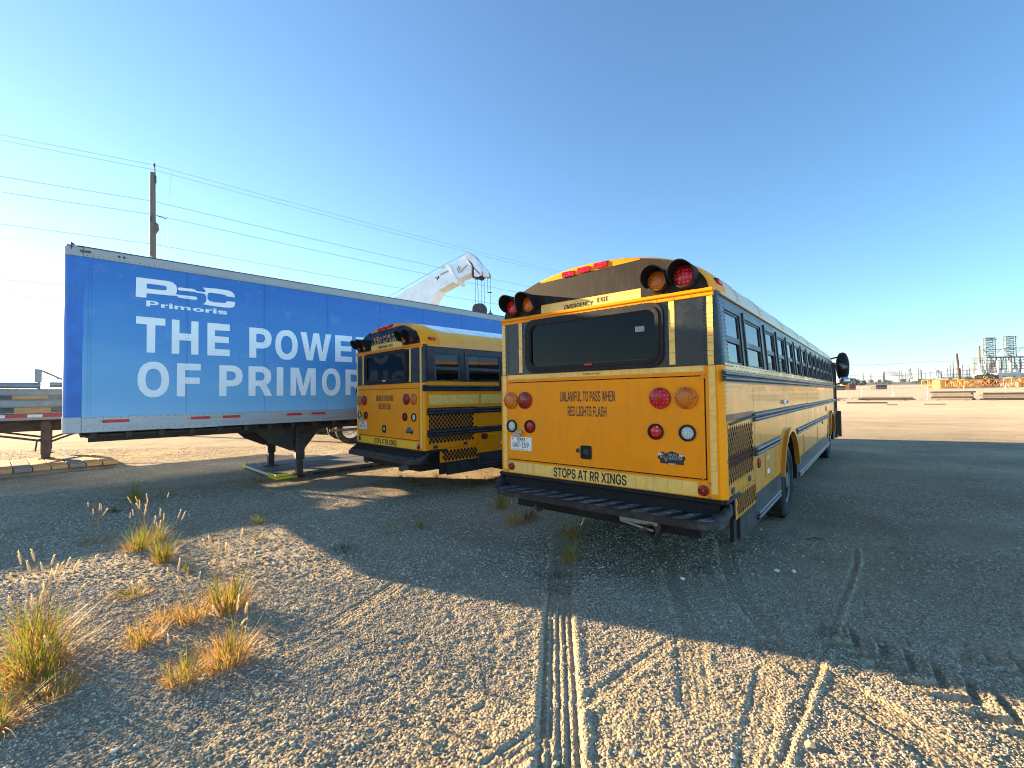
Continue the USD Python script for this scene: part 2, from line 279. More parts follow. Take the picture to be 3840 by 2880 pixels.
# ground: grey-tan gravel and dust near, paler sand further off
M('gravel_ground', {'g': ('geometry', {}), 'n': ('noise_texture', {'scale': .55, 'detail': 6.0, 'roughness': .62}), 'r': ('rgb_ramp', {'ramp': [(.3, (.33, .265, .17)), (.52, (.44, .36, .24)), (.72, (.54, .45, .30))]}),
    'v': ('voronoi_texture', {'scale': 55.0}), 'v2': ('voronoi_texture', {'scale': 130.0}), 'rv': ('rgb_ramp', {'ramp': [(0, (1.25, 1.25, 1.25)), (.5, (.85, .85, .85)), (1, (.5, .5, .5))]}), 'hue': ('rgb_ramp', {'ramp': [(0, (.7, .7, .72)), (.5, (1, 1, 1)), (1, (1.35, 1.32, 1.26))]}), 'sc': ('separate_color', {}),
    'm1': ('mix_color', {'blend_type': 'multiply', 'fac': .55, 'use_clamp': False}), 'm2': ('mix_color', {'blend_type': 'multiply', 'fac': .6}),
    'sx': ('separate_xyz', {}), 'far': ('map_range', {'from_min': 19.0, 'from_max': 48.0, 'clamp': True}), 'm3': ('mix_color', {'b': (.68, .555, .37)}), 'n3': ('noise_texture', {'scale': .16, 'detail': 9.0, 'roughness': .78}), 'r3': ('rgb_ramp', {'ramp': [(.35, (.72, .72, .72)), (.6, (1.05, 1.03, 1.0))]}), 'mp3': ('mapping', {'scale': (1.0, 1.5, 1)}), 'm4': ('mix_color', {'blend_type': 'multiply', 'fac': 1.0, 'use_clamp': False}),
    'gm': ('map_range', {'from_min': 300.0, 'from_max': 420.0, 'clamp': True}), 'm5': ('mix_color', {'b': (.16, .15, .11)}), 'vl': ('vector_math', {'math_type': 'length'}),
    'bn': ('noise_texture', {'scale': 22.0, 'detail': 5.0, 'roughness': .7}), 'ba': ('math', {'math_type': 'multiply_add', 'value2': -.7}), 'b': ('bump', {'strength': .9, 'distance': .02}), 'p': ('principled_bsdf', {'roughness': .95, 'specular_ior_level': .15})},
  [('g.position', 'n.vector'), ('n.fac', 'r.fac'), ('g.position', 'v.vector'), ('g.position', 'v2.vector'), ('v.distance', 'rv.fac'), ('v.color', 'sc.color'), ('sc.r', 'hue.fac'), ('r.color', 'm1.a'), ('rv.color', 'm1.b'), ('m1.result', 'm2.a'), ('hue.color', 'm2.b'),
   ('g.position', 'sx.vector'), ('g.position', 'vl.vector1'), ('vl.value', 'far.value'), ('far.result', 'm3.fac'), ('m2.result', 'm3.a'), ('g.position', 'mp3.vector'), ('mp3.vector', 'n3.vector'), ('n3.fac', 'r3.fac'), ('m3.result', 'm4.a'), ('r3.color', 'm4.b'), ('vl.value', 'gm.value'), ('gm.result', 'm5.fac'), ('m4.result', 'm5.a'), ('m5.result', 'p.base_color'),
   ('g.position', 'bn.vector'), ('v.distance', 'ba.value1'), ('bn.fac', 'ba.value3'), ('ba.value', 'b.height'), ('b.normal', 'p.normal')])
M('stone', {'o': ('object_info', {}), 'r': ('rgb_ramp', {'ramp': [(0, (.19, .155, .115)), (.35, (.34, .285, .21)), (.7, (.45, .385, .29)), (.93, (.52, .455, .35)), (1, (.60, .545, .45))]}), 'n': ('noise_texture', {'scale': 1.2, 'detail': 3.0}), 'h': ('map_range', {'from_min': .3, 'from_max': .7, 'to_min': .75, 'to_max': 1.2}), 'hv': ('hsv', {}), 'p': ('principled_bsdf', {'roughness': .9, 'specular_ior_level': .2})},
  [('o.random', 'r.fac'), ('r.color', 'hv.color'), ('n.fac', 'h.value'), ('h.result', 'hv.value'), ('hv.color', 'p.base_color')])
M('steam', {'d': ('diffuse_bsdf', {'color': (.95, .95, .95)}), 't': ('translucent_bsdf', {'color': (.95, .95, .95)}), 'm': ('mix_closure', {'fac': .5})}, [('d.BSDF', 'm.closure1'), ('t.BSDF', 'm.closure2')], surface='m.closure')
M('air', {'v': ('principled_volume', {'color': (.86, .93, 1.0), 'density': .00013, 'anisotropy': .35})}, [], surface=None, volume='v.volume')

# ---------------------------------------------------------------- ground, haze
def rise(x, y):
    r = np.hypot(x, y); az = np.degrees(np.arctan2(x, y)); w = np.clip((az - 22) / 12, 0, 1); w = w * w * (3 - 2 * w)
    w = w * np.clip((105 - az) / 15, 0, 1)
    return w * .0185 * np.clip(r - 92, 0, 800)
def poly_sd(x, y, pts):
    """distance along and signed distance across a polyline"""
    best = np.full(x.shape, 1e9); along = np.zeros(x.shape); side = np.zeros(x.shape); acc = 0
    for (ax, ay), (bx, by) in zip(pts[:-1], pts[1:]):
        dx, dy = bx - ax, by - ay; L = math.hypot(dx, dy); t = np.clip(((x - ax) * dx + (y - ay) * dy) / L ** 2, 0, 1)
        px, py = ax + t * dx, ay + t * dy; dd = np.hypot(x - px, y - py); sg = ((x - ax) * dy - (y - ay) * dx) / L
        m = dd < best; best = np.where(m, dd, best); along = np.where(m, acc + t * L, along); side = np.where(m, np.where((t > 0) & (t < 1), sg, np.sign(sg) * dd), side); acc += L
    return along, side, best
def band(s, w, soft=.015): return np.clip((w / 2 - np.abs(s)) / soft, 0, 1)
TRACKS = [  # points, width, number of grooves, depth (the first one is the fresh, sharp one)
    ([(.62, 5.3), (.46, 4.4), (.33, 3.44), (.25, 2.6), (.19, 2.05), (.14, 1.2)], .235, 5, .017),
    ([(2.5, 5.6), (2.43, 5.14), (2.13, 4.45), (1.9, 3.75), (1.84, 3.3)], .17, 3, .007), ([(1.75, 5.6), (1.67, 5.17), (1.46, 4.14), (1.25, 3.13)], .15, 2, .006),
    ([(.36, 2.50), (.62, 2.72), (.86, 2.92), (1.3, 3.3)], .10, 2, .004), ([(-.5, 1.75), (.1, 2.25)], .16, 3, .008), ([(-1.5, 3.2), (-1.08, 4.12)], .18, 4, .006), 
    ([(1.72, 3.0), (1.9, 2.5), (2.12, 1.7), (2.3, 1.2)], .26, 4, .009), ([(.75, 1.6), (1.55, 2.75)], .16, 3, .005), ([(1.2, 3.1), (1.0, 2.5)], .2, 4, .005)]
LUGS = [([(2.25, 3.2), (2.5, 2.6), (2.9, 1.6)], .42, .15, .032), ([(3.0, 2.9), (3.6, 1.9)], .4, .16, .030)]
RUT = [(3.7, 4.8), (3.39, 4.41), (2.01, 2.9), (1.21, 2.06), (.6, 1.4)]
def track_mask(x, y):
    m = np.zeros(x.shape)
    for pts, w, n, dp in TRACKS: m = np.maximum(m, band(poly_sd(x, y, pts)[1], w * 1.15, .03) * (poly_sd(x, y, pts)[2] < w))
    for pts, w, p_, dp in LUGS: m = np.maximum(m, .7 * band(poly_sd(x, y, pts)[1], w * 1.1, .03) * (poly_sd(x, y, pts)[2] < w))
    return m
def height(x, y):
    p = np.stack([x, y, np.zeros_like(x)], -1)
    near = np.clip((14 - np.hypot(x, y)) / 6, 0, 1)
    z = near * ((meshkit.fbm(p * .55, 3, 3) - .5) * .05 + (meshkit.fbm(p * 3.1, 3, 11) - .5) * .026) - .004
    i = (np.abs(x) < 5) & (y > .8) & (y < 6.2)
    if i.any():
        X, Y = x[i], y[i]; q = np.stack([X, Y, np.zeros_like(X)], -1)
        dz = (meshkit.fbm(q * 14, 3, 5) - .5) * .016 + np.maximum(0, meshkit.noise(q * 42, 9) - .45) * .012
        rough = .65 + .7 * meshkit.noise(q * 5, 21); first = True
        for pts, w, n, dp in TRACKS:
            a, s, d = poly_sd(X, Y, pts); fade = np.clip(meshkit.noise(q * 2.3, 31) * 2.2 - .3, .25, 1) if pts is not TRACKS[0][0] else np.clip((4.2 - Y) / .8, .25, 1)
            g = -dp * (.35 + .65 * (.5 - .5 * np.cos(2 * pi * n * (s / w + .5)))); berm = dp * .45 * np.exp(-((np.abs(s) - w / 2 - .02) / .022) ** 2)
            dz = np.where(d < w, dz * (1 - (.85 if pts is TRACKS[0][0] else .5) * band(s, w)) + fade * (rough if pts is not TRACKS[0][0] else .9 + .2 * rough) * (g * band(s, w) + berm), dz)
        for pts, w, per, dp in LUGS:
            a, s, d = poly_sd(X, Y, pts); ph = ((a + np.abs(s) * .8 + .05 * meshkit.noise(q * 6, 4)) / per) % 1
            g = -dp * np.clip(1.6 - 6 * np.abs(ph - .5), 0, 1) + dp * .5 * np.clip(1 - 7 * np.abs(((ph + .25) % 1) - .5), 0, 1)
            dz = np.where(d < w, dz + rough * g * band(s, w, .05), dz)
        a, s, d = poly_sd(X, Y, RUT)
        dz = dz + np.where(d < .3, .009 * np.exp(-((s + .028) / .016) ** 2) - .011 * np.exp(-((s - .012) / .02) ** 2), 0) * rough
        ed = np.clip((5 - np.abs(X)) / .6, 0, 1) * np.clip((6.2 - Y) / .8, 0, 1) * np.clip((Y - .8) / .3, 0, 1)
        z[i] += dz * ed
    return z + rise(x, y)
def steps(lims):
    out = [lims[0][0]]
    for a, b, s in lims:
        n = max(1, int(round((b - a) / s))); out += list(np.linspace(a, b, n + 1)[1:])
    return np.array(out)
def geo(a, b, s0, g=1.35):
    o, s = [a], s0
    while o[-1] < b: o.append(o[-1] + s); s *= g
    return o[1:]
xs = np.concatenate([-np.array(geo(9, 5000, .2))[::-1], steps([(-9, -4.2, .05), (-4.2, 4.6, .0125), (4.6, 10, .06)]), geo(10, 5000, .2)])
ys = np.concatenate([-np.array(geo(-1, 3000, .3))[::-1] * 1.0, steps([(-1, 1.3, .08), (1.3, 4.4, .0125), (4.4, 6.4, .025), (6.4, 14, .08)]), geo(14, 5000, .2, 1.16)])
ys = np.unique(np.sort(ys))
GX, GY = np.meshgrid(xs, ys); GZ = height(GX.ravel(), GY.ravel())
nx, ny = len(xs), len(ys); ii = (np.arange(ny - 1)[:, None] * nx + np.arange(nx - 1)[None]).ravel()
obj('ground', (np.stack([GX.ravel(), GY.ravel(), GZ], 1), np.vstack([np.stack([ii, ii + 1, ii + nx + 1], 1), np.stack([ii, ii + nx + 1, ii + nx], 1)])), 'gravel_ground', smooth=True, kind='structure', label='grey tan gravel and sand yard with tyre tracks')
HAZE = obj('haze', box(-9000, 9000, -9000, 9000, -1.1, 140), 'air', kind='stuff', label='thin morning haze over the yard')

# loose crushed stone on the yard
def stone(seed):
    r = np.random.default_rng(seed); m = trimesh.creation.icosphere(1, 1.0) if seed == 0 else trimesh.creation.icosahedron()
    v = np.array(m.vertices); v = v / np.linalg.norm(v, axis=1, keepdims=True) * (1 + r.uniform(-.28, .28, (len(v), 1))); v *= np.array([1.0, .78, .55]) * r.uniform(.85, 1.15, 3)
    h = trimesh.convex.convex_hull(v); return np.array(h.vertices), np.array(h.faces)
def scatter(n, y0, y1, r0, r1, seed, keep):
    g = np.random.default_rng(seed); y = np.sqrt(g.uniform(y0 ** 2, y1 ** 2, n)); x = g.uniform(-1.32, 1.32, n) * (y + .3)
    k = g.uniform(0, 1, n) < keep(x, y); x, y = x[k], y[k]
    return x, y, r0 * (r1 / r0) ** (g.beta(1.2, 2.6, len(x)))
def keep_near(x, y):
    p = np.stack([x, y, 0 * x], -1); q = meshkit.fbm(p * .9, 3, 41); left = np.clip((1.2 - x) / 2.5, 0, 1)
    return np.clip(.66 + .35 * left + 3.0 * (q - .5), .12, 1) * (1 - .72 * track_mask(x, y)) * (1 - .8 * band(poly_sd(x, y, TRACKS[0][0])[1], .25, .02) * (poly_sd(x, y, TRACKS[0][0])[2] < .3))
sets = [scatter(125000, 1.5, 4.2, .0045, .0105, 1, keep_near), scatter(80000, 4.2, 8.5, .0075, .016, 2, keep_near), scatter(24000, 8.5, 16, .010, .020, 4, keep_near),
        scatter(7000, 1.5, 7, .011, .021, 3, lambda x, y: np.clip((1.5 - x) / 4, .06, 1)), scatter(600, 2, 16, .016, .028, 5, lambda x, y: .5 + 0 * x)]
sx_, sy_, sr_ = (np.concatenate([s[k] for s in sets]) for k in range(3))
gp = UsdGeom.PointInstancer.Define(stage, '/World/gravel'); tag(gp, 'loose crushed stone strewn over the yard', 'gravel', kind='stuff')
protos = []
UsdGeom.Xform.Define(stage, '/World/gravel/prototypes')
for k in range(4): protos.append(usdkit.mesh(stage, f'/World/gravel/prototypes/stone_{k:03d}' if k else '/World/gravel/prototypes/stone', stone(k), '/World/Looks/stone').GetPath())
gp.CreatePrototypesRel().SetTargets(protos)
nS = len(sx_); g = np.random.default_rng(12)
gp.CreateProtoIndicesAttr(Vt.IntArray.FromNumpy(g.integers(0, 4, nS).astype(np.int32)))
gp.CreatePositionsAttr(Vt.Vec3fArray.FromNumpy(np.stack([sx_, sy_, height(sx_, sy_) + sr_ * .22], 1).astype(np.float32)))
gp.CreateScalesAttr(Vt.Vec3fArray.FromNumpy((sr_[:, None] * g.uniform(.8, 1.2, (nS, 3))).astype(np.float32)))
az = g.uniform(0, 2 * pi, nS); tl = g.normal(0, .25, nS)
gp.CreateOrientationsAttr(Vt.QuathArray([Gf.Quath(float(w), float(x), 0.0, float(z)) for w, x, z in zip(np.cos(az / 2) * np.cos(tl / 2), np.cos(az / 2) * np.sin(tl / 2), np.sin(az / 2) * np.cos(tl / 2))]))

# ---------------------------------------------------------------- school buses
def hw(z): return np.where(z < 1.95, 1.22, 1.22 - (np.clip(z, 1.95, 2.62) - 1.95) * .0714)
LEN = 12.05
def wallside(m, s):
    """m: built with x as distance out from the wall skin; bends it to the bus side (s = +1 right, -1 left)"""
    v = m[0].copy(); v[:, 0] = s * (hw(v[:, 2]) + v[:, 0]); f = m[1]
    return (v, f) if s > 0 else (v, f[:, ::-1])
def wpoly(geom, out0, out1, s): return wallside(extr(geom, out1 - out0, RIGHT, (out0, 0, 0)), s)
def arch_shape(semi, rise_, z0=2.58, n=28, x=None):
    a = np.linspace(0, pi, n + 1); return np.stack([semi * np.cos(a), z0 + rise_ * np.sin(a)], 1)
def loft(sections):
    """sections: list of (y, (n,2) outline in x,z)"""
    n = len(sections[0][1]); V = np.vstack([np.column_stack([o[:, 0], np.full(n, y), o[:, 1]]) for y, o in sections])
    F = tri([[i * n + j, i * n + j + 1, (i + 1) * n + j + 1, (i + 1) * n + j] for i in range(len(sections) - 1) for j in range(n - 1)])
    return V, F[:, ::-1]
def tape_run(t, mat, a, b, lo, hi, vertical, y, cuts, seed, name='tape_segment'):
    g = np.random.default_rng(seed); c = [a]
    while c[-1] < b - .03: c.append(min(b, c[-1] + g.uniform(*cuts)))
    if b - c[-1] > 1e-6: c[-1] = b
    for p, q in zip(c[:-1], c[1:]):
        j = g.uniform(-.0012, .0012, 4); e = .0016
        P = [(lo + j[0], p + e), (hi + j[1], p + e), (hi + j[2], q - e), (lo + j[3], q - e)] if vertical else [(p + e, lo + j[0]), (q - e, lo + j[1]), (q - e, hi + j[2]), (p + e, hi + j[3])]
        obj(name, extr(P, .0022, REAR, (0, y, 0)), mat, t)

def wheel(parent, name, c, s, dual=False, r=.51, w=.28, rim='rim_dark'):
    """a truck wheel about the x axis at c; s: outward side"""
    ty = rev([(-w / 2 * .8, r * .60), (-w / 2, r * .68), (-w / 2, r * .86), (-w / 2 * .84, r * .965), (-w / 2 * .6, r), (w / 2 * .6, r), (w / 2 * .84, r * .965), (w / 2, r * .86), (w / 2, r * .68), (w / 2 * .8, r * .60)], 40)
    parts = [ty]
    for k in range(40):   # tread blocks
        a = 2 * pi * k / 40; b = cbox(-w * .40, w * .40, -.022, .022, r - .004, r + .010, .003); c_, s_ = math.cos(a), math.sin(a)
        parts.append((b[0] @ np.array([[1, 0, 0], [0, c_, s_], [0, -s_, c_]]), b[1]))
    t = obj(name, (lambda m: (m[0] + np.array(c), m[1]))(join(parts)), 'tyre', parent, smooth=40)
    o = np.array(c)
    prof = [(w * .42, r * .60), (w * .36, r * .56), (w * .10, r * .52), (w * .02, r * .40), (w * .10, r * .30), (w * .22, r * .24), (w * .40, r * .20), (w * .42, .001)] if not dual else [(w * .42, r * .60), (w * .36, r * .56), (-w * .25, r * .52), (-w * .38, r * .38), (-w * .3, r * .28), (w * .0, r * .26), (w * .45, r * .2), (w * .46, .001)]
    m = rev(prof, 32); m = (m[0] * np.array([s, 1, 1]) + o, m[1] if s > 0 else m[1][:, ::-1]); obj('rim', m, rim, t, smooth=35)
    nuts = [rev([(-.25 * w if dual else .12 * w, .012), (-.14 * w if dual else .24 * w, .012), (-.14 * w if dual else .24 * w, .001)], 6, 'x', (0, r * .33 * math.cos(a), r * .33 * math.sin(a))) for a in np.arange(10) * pi / 5]
    nm = join(nuts); obj('lug_nut', (nm[0] * np.array([s, 1, 1]) + o, nm[1] if s > 0 else nm[1][:, ::-1]), 'rim_dark' if rim != 'rim_dark' else 'steel_black', t, kind='stuff')
    return t

def grille_poly(y0, y1, z0, z1, py=.0755, pz=.086):
    """diamond perforated screen: returns (plate, holes outline)"""
    P = []
    rows = int((z1 - z0) / (pz / 2))
    for r in range(rows):
        z = z0 + (r + .5) * pz / 2; off = 0 if r % 2 else py / 2
        for k in range(int((y1 - y0) / py) + 1):
            y = y0 + off + k * py + py / 4
            if y > y1: continue
            a, b = py * .455, pz * .455; P.append(Polygon([(y - a, z), (y, z - b), (y + a, z), (y, z + b)]))
    return P

def make_bus(name, label, loc, heading, v):
    """v: True for the nearer, more weathered bus"""
    t = thing(name, label, 'school bus', loc, heading, None)
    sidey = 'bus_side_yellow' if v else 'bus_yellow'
    # ---- inner shell, floor, seats
    wc = [3.28, 10.22]
    arch = [Point(c, .49).buffer(.70, quad_segs=10) for c in wc]
    skirt = sbox(.06, .40, LEN - .2, 1.12)
    obj('floor', join(box(-1.17, 1.17, .08, LEN - .1, .98, 1.04), box(-1.15, 1.15, .1, 1.0, 1.04, 1.88)), 'interior_dark', t)
    obj('chassis', join(box(-.5, .5, .3, LEN - .4, .55, .95), box(-1.0, 1.0, .05, 1.9, .48, .97), box(-1.1, 1.1, 4.7, 9.2, .5, .95), box(-.9, .9, 3.1, 3.46, .4, .6), box(-.9, .9, 10.1, 10.34, .4, .6)), 'cavity', t)
    for k in range(12):
        y = 1.35 + k * .82
        for s in (-1, 1):
            b = cbox(.28 * s if s > 0 else -1.12, 1.12 if s > 0 else -.28, y, y + .10, 1.35, 1.98, .04); b2 = cbox(.28 if s > 0 else -1.12, 1.12 if s > 0 else -.28, y + .08, y + .5, 1.35, 1.48, .03)
            obj('seat', join(b, b2), 'seat_brown', t)
    # ---- side walls
    seams = [.0605, 1.09, 2.96, 5.42, 7.83, 10.28, LEN - .05]; low = [1.12, 3.03, 5.52, 7.9, 10.35, LEN - .05]
    wins = [(.25, .73), (.955, 1.70)] + [(1.975 + .775 * k, 1.975 + .775 * k + .545) for k in range(12)]
    wins = [w for w in wins if w[1] < LEN - .45]
    for s in (1, -1):
        inner = sbox(.04, .42, LEN - .1, 1.95).difference(sbox(0, 0, .32, .80))
        for a in arch: inner = inner.difference(a)
        obj('inner_wall', wpoly(inner, -.06, -.025, s), 'cavity', t)
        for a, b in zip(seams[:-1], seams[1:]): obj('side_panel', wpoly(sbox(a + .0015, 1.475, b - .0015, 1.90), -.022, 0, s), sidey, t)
        if s > 0:
            for a, b in zip(low[:-1], low[1:]):
                for z0, z1 in ((1.122, 1.473), (.703, 1.118), (.405, .70)):
                    g_ = sbox(a + .0015, z0, b - .0015, z1)
                    for q in arch: g_ = g_.difference(q)
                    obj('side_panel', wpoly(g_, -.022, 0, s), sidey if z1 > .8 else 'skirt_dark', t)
        else:
            g_ = sbox(.06, .405, LEN - .05, 1.473).difference(sbox(0, 0, .36, .843))
            for q in arch: g_ = g_.difference(q)
            obj('side_panel', wpoly(g_, -.022, 0, s), 'bus_yellow', t)
        obj('sill_strip', wpoly(sbox(.0605, 1.903, LEN - .05, 1.972), -.02, .003, s), sidey, t)
        band_ = sbox(.0605, 1.974, LEN - .05, 2.56)
        for a, b in wins: band_ = band_.difference(rrect(a - .035, b + .035, 1.976, 2.452, .02))
        obj('window_band', wpoly(band_, -.03, 0, s), 'bus_black', t)
        for a, b in wins:
            fr_ = rrect(a - .034, b + .034, 1.977, 2.451, .02).difference(rrect(a, b, 2.225, 2.43, .012)).difference(rrect(a + .006, b - .006, 1.995, 2.172, .012))
            w_ = obj('window', wpoly(fr_, -.035, -.012 if s > 0 else -.01, s), 'trim_dark', t)
            obj('pane', wpoly(sbox(a - .005, 2.215, b + .005, 2.44), -.024, -.020, s), 'glass_side' if v else 'glass_side_dark', w_); obj('pane', wpoly(sbox(a, 1.985, b, 2.18), -.032, -.028, s), 'glass_side' if v else 'glass_side_dark', w_)
        for a, b in wins[1:]:
            obj('window_post', wpoly(sbox(a - .085, 1.976, a - .05, 2.50), .0005, .014, s), 'trim_dark', t)
        # rub rails: two rounded ribs each
        def rail(y0, y1, zc, hh=.078):
            prof = []
            for zc_ in (zc - hh / 4 - .002, zc + hh / 4 + .002):
                a = np.linspace(-pi / 2, pi / 2, 7); q = np.stack([.002 + .026 * np.cos(a), zc_ + hh / 4 * np.sin(a)], 1)
                prof.append(q)
            o = np.vstack([[(-.001, zc - hh / 2 - .012), (.004, zc - hh / 2 - .012)], prof[0], prof[1], [(.004, zc + hh / 2 + .012), (-.001, zc + hh / 2 + .012)]])
            ends = [y0, y0 + .012, y1 - .012, y1]; V = []
            for i, y in enumerate(ends):
                k = .35 if i in (0, 3) else 1.0; V.append(np.column_stack([o[:, 0] * k, np.full(len(o), y), o[:, 1]]))
            n = len(o); V = np.vstack(V); F = tri([[i * n + j, (i + 1) * n + j, (i + 1) * n + (j + 1) % n, i * n + (j + 1) % n] for i in range(3) for j in range(n)])
            c = [V[:n].mean(0), V[-n:].mean(0)]; V = np.vstack([V, c]); m = len(V) - 2
            F = np.vstack([F, [[m, j, (j + 1) % n] for j in range(n)], [[m + 1, 3 * n + (j + 1) % n, 3 * n + j] for j in range(n)]])
            obj('rub_rail', wallside((V, F), s), 'rail_black', t, smooth=40)
        rail(-.03 if s > 0 else .0, 5.45, 1.862); rail(5.46, LEN, 1.862)
        if v or s < 0: rail(1.05, 5.55, 1.47); rail(5.56, LEN, 1.465); rail(1.11, 2.53, 1.12)
        else: rail(.05, 5.55, 1.472, .085); rail(5.56, LEN, 1.472); rail(.05, 2.53, 1.115, .085)
        rail(4.02, 9.45, 1.115); rail(10.98, LEN, 1.115)
        rail(1.15, 2.44, .475); rail(4.12, 9.4, .455)
        for c in wc:  # wheel arch flare
            a = np.linspace(math.radians(13), math.radians(167), 26); P = [(c + .74 * math.cos(q), .49 + .74 * math.sin(q)) for q in a] + [(c + .685 * math.cos(q), .49 + .685 * math.sin(q)) for q in a[::-1]]
            obj('wheel_arch', wpoly(P, -.02, .045, s), sidey, t)
            obj('wheel_well', (lambda m: (m[0], m[1]))(join([wallside(bar((-.3, c + .71 * math.cos(q0), .49 + .71 * math.sin(q0)), (-.3, c + .71 * math.cos(q1), .49 + .71 * math.sin(q1)), .62, .012), s) for q0, q1 in zip(a[:-1:2], a[2::2])])), 'cavity', t)
        obj('drip_rail', wallside(cbox(-.012, .02, .10, LEN - .2, 2.555, 2.583, .006), s), 'roof_faded' if v else 'roof_yellow', t)
        wheel(t, 'wheel', (s * 1.06, wc[0], .505), s, True); wheel(t, 'wheel', (s * .70, wc[0], .505), s, True); wheel(t, 'wheel', (s * 1.03, wc[1], .505), s, False)
    # rivets on the visible side
    R = []
    for y in seams[:-1] + [seams[-1] - .02]: R += [(0, y + d, z) for d in ((.02,) if y < .1 else (.022,)) for z in np.arange(1.50, 1.83, .033)]
    for y in low: R += [(0, y + .02, z) for z in np.arange(1.15, 1.42, .036)] + ([(0, y + .02, z) for z in np.arange(.50, 1.06, .036)] if not (2.5 < y < 4.1 or 9.4 < y < 11) else [])
    R += [(.003, y, 1.955) for y in np.arange(.32, LEN - .1, .13)] + [(.003, y, 1.922) for y in np.arange(.38, LEN - .1, .13)] + [(.003, y, 1.95) for y in np.arange(.07, .3, .022)]
    for y in np.arange(.1, LEN - .1, .09): R += [(.004, y, 1.806), (.004, y, 1.914)]
    obj('rivets', wallside(rivet_row(R, .0065, RIGHT, .0045), 1), 'bus_door_yellow' if not v else 'tape_gold', t, kind='stuff')
    Rb = [(0, .082, z) for z in np.arange(1.99, 2.53, .034)] + [(0, .205, z) for z in np.arange(1.99, 2.5, .036)]
    obj('rivets', wallside(rivet_row(Rb, .0065, RIGHT, .004), 1), 'bus_black', t, kind='stuff')
    # ---- engine bay side: screens, black bands, hatch
    obj('engine_side', wpoly(sbox(.0605, .85, 1.117, 1.473), -.055, -.05, 1), 'cavity', t)
    for (y0, y1, z0, z1, zz0, zz1) in ((.05, 1.02, .955, 1.435, .85, 1.473), (.36, 1.10, .64, .815, .62, .846)):
        holes = grille_poly(y0, y1, z0, z1); pl = sbox(.0605 if y0 < .2 else .30, zz0, 1.117, zz1).difference(unary_union(holes))
        obj('screen_panel', wpoly(pl, -.0045, -.0015, 1), sidey, t)
        obj('screen_mesh', wpoly(sbox(y0, z0 - .005, y1, z1), -.048, -.044, 1), 'cavity', t)
    bandm = sbox(-.0 + .062, 1.085, 1.117, 1.185).difference(unary_union([h for h in grille_poly(.05, 1.02, .955, 1.435)]))
    obj('black_band', wpoly(bandm, -.001, .001, 1), 'bus_black', t)
    obj('black_band', wpoly(sbox(.062, 1.482, 1.08, 1.538), .0005, .003, 1) , 'bus_black', t)
    obj('hatch_strut', wallside(tube([(.02, .09, 1.455), (.02, .6, 1.475), (.02, 1.05, 1.485)], .009, 6), 1), 'steel_black', t)
    obj('engine_skirt', wpoly(sbox(.44, .40, 1.117, .618), -.02, 0, 1), 'skirt_dark', t)
    for y, z in ((.17, .865), (.80, .875)): obj('hatch_latch', wpoly(rrect(y, y + .085, z, z + .05, .006), 0, .008, 1), 'trim_dark', t)
    # ---- small things on the right side
    m_ = obj('side_reflector', wallside(rev([(0, .055), (.010, .055), (.016, .045), (.018, .001)], 20, 'x', (0, 1.26, .995)), 1), 'lens_red_dark', t)
    hd = wpoly(rrect(1.60, 1.90, .79, 1.06, .03), .001, .006, 1); ht = obj('fuel_door', hd, sidey, t); obj('decal', wpoly(sbox(1.66, .97, 1.84, 1.02), .0065, .008, 1), 'tape_gold', ht); obj('decal', wpoly(sbox(1.68, .82, 1.82, .87), .0065, .008, 1), 'tape_white', ht)
    mk = obj('side_marker', wallside(cbox(0, .035, 2.80, 3.02, 1.565, 1.612, .01), 1), 'plate_white', t); obj('lens', wallside(cbox(.01, .05, 2.93, 3.0, 1.575, 1.603, .008), 1), 'lens_red', mk)
    for y in (4.73, 6.9, 8.3): obj('compartment_door', wpoly(sbox(y, .72, min(y + 1.45, 9.35), 1.02), .0005, .006, 1), sidey, t)
    for y, z0, z1 in ((8.9, 1.25, 1.36), (7.95, 1.0, 1.06), (9.1, .58, .9)): obj('hinge', wpoly(sbox(y, z0, y + .05, z1), .001, .012, 1), 'rusty_steel', t)
    if not v:
        for y0, y1 in ((.09, 1.155), (1.215, 2.9)):
            g = np.random.default_rng(5); y = y0
            while y < y1 - .02:
                q = min(y1, y + g.uniform(.20, .30)); obj('tape_segment', wpoly(sbox(y + .001, 1.585, q - .001, 1.752), .0005, .003, 1), 'tape_yellow', t); y = q
        obj('tape_segment', wpoly(sbox(1.33, 1.005, 1.66, 1.035), .0005, .003, 1), 'tape_bright', t)
        obj('fuel_cap', wallside(rev([(0, .05), (.012, .05), (.02, .03), (.02, .001)], 18, 'x', (0, 1.31, .99)), 1), 'steel_black', t)
    # ---- roof
    rm = 'roof_faded' if v else 'roof_yellow'
    brk = [.34, .80, 1.83, 3.38, 4.90, 6.42, 7.94, 9.46, 10.98, LEN - .35]
    for a, b in zip(brk[:-1], brk[1:]):
        obj('roof_panel', loft([(a + .003, arch_shape(1.175, .50)), (b - .003, arch_shape(1.175, .50))]), rm, t, smooth=True)
    for y in brk[1:-1]:
        obj('roof_seam', loft([(y - .03, arch_shape(1.1755, .5005)), (y - .022, arch_shape(1.180, .505)), (y + .022, arch_shape(1.180, .505)), (y + .03, arch_shape(1.1755, .5005))]), rm, t, smooth=30)
    Rr = [(1.175 * math.cos(a) * 1.004, y + d, 2.58 + .5 * math.sin(a) * 1.004) for y in brk[1:-1] for d in (-.045, .045) for a in np.radians([3, 9, 15, 21, 27, 33, 39, 46, 53])]
    obj('rivets', rivet_row(Rr, .007, RIGHT, .005), 'bus_door_yellow', t, kind='stuff')
    obj('headlining', loft([(.1, arch_shape(1.14, .45)), (LEN - .3, arch_shape(1.14, .45))]), 'interior_dark', t, smooth=True)
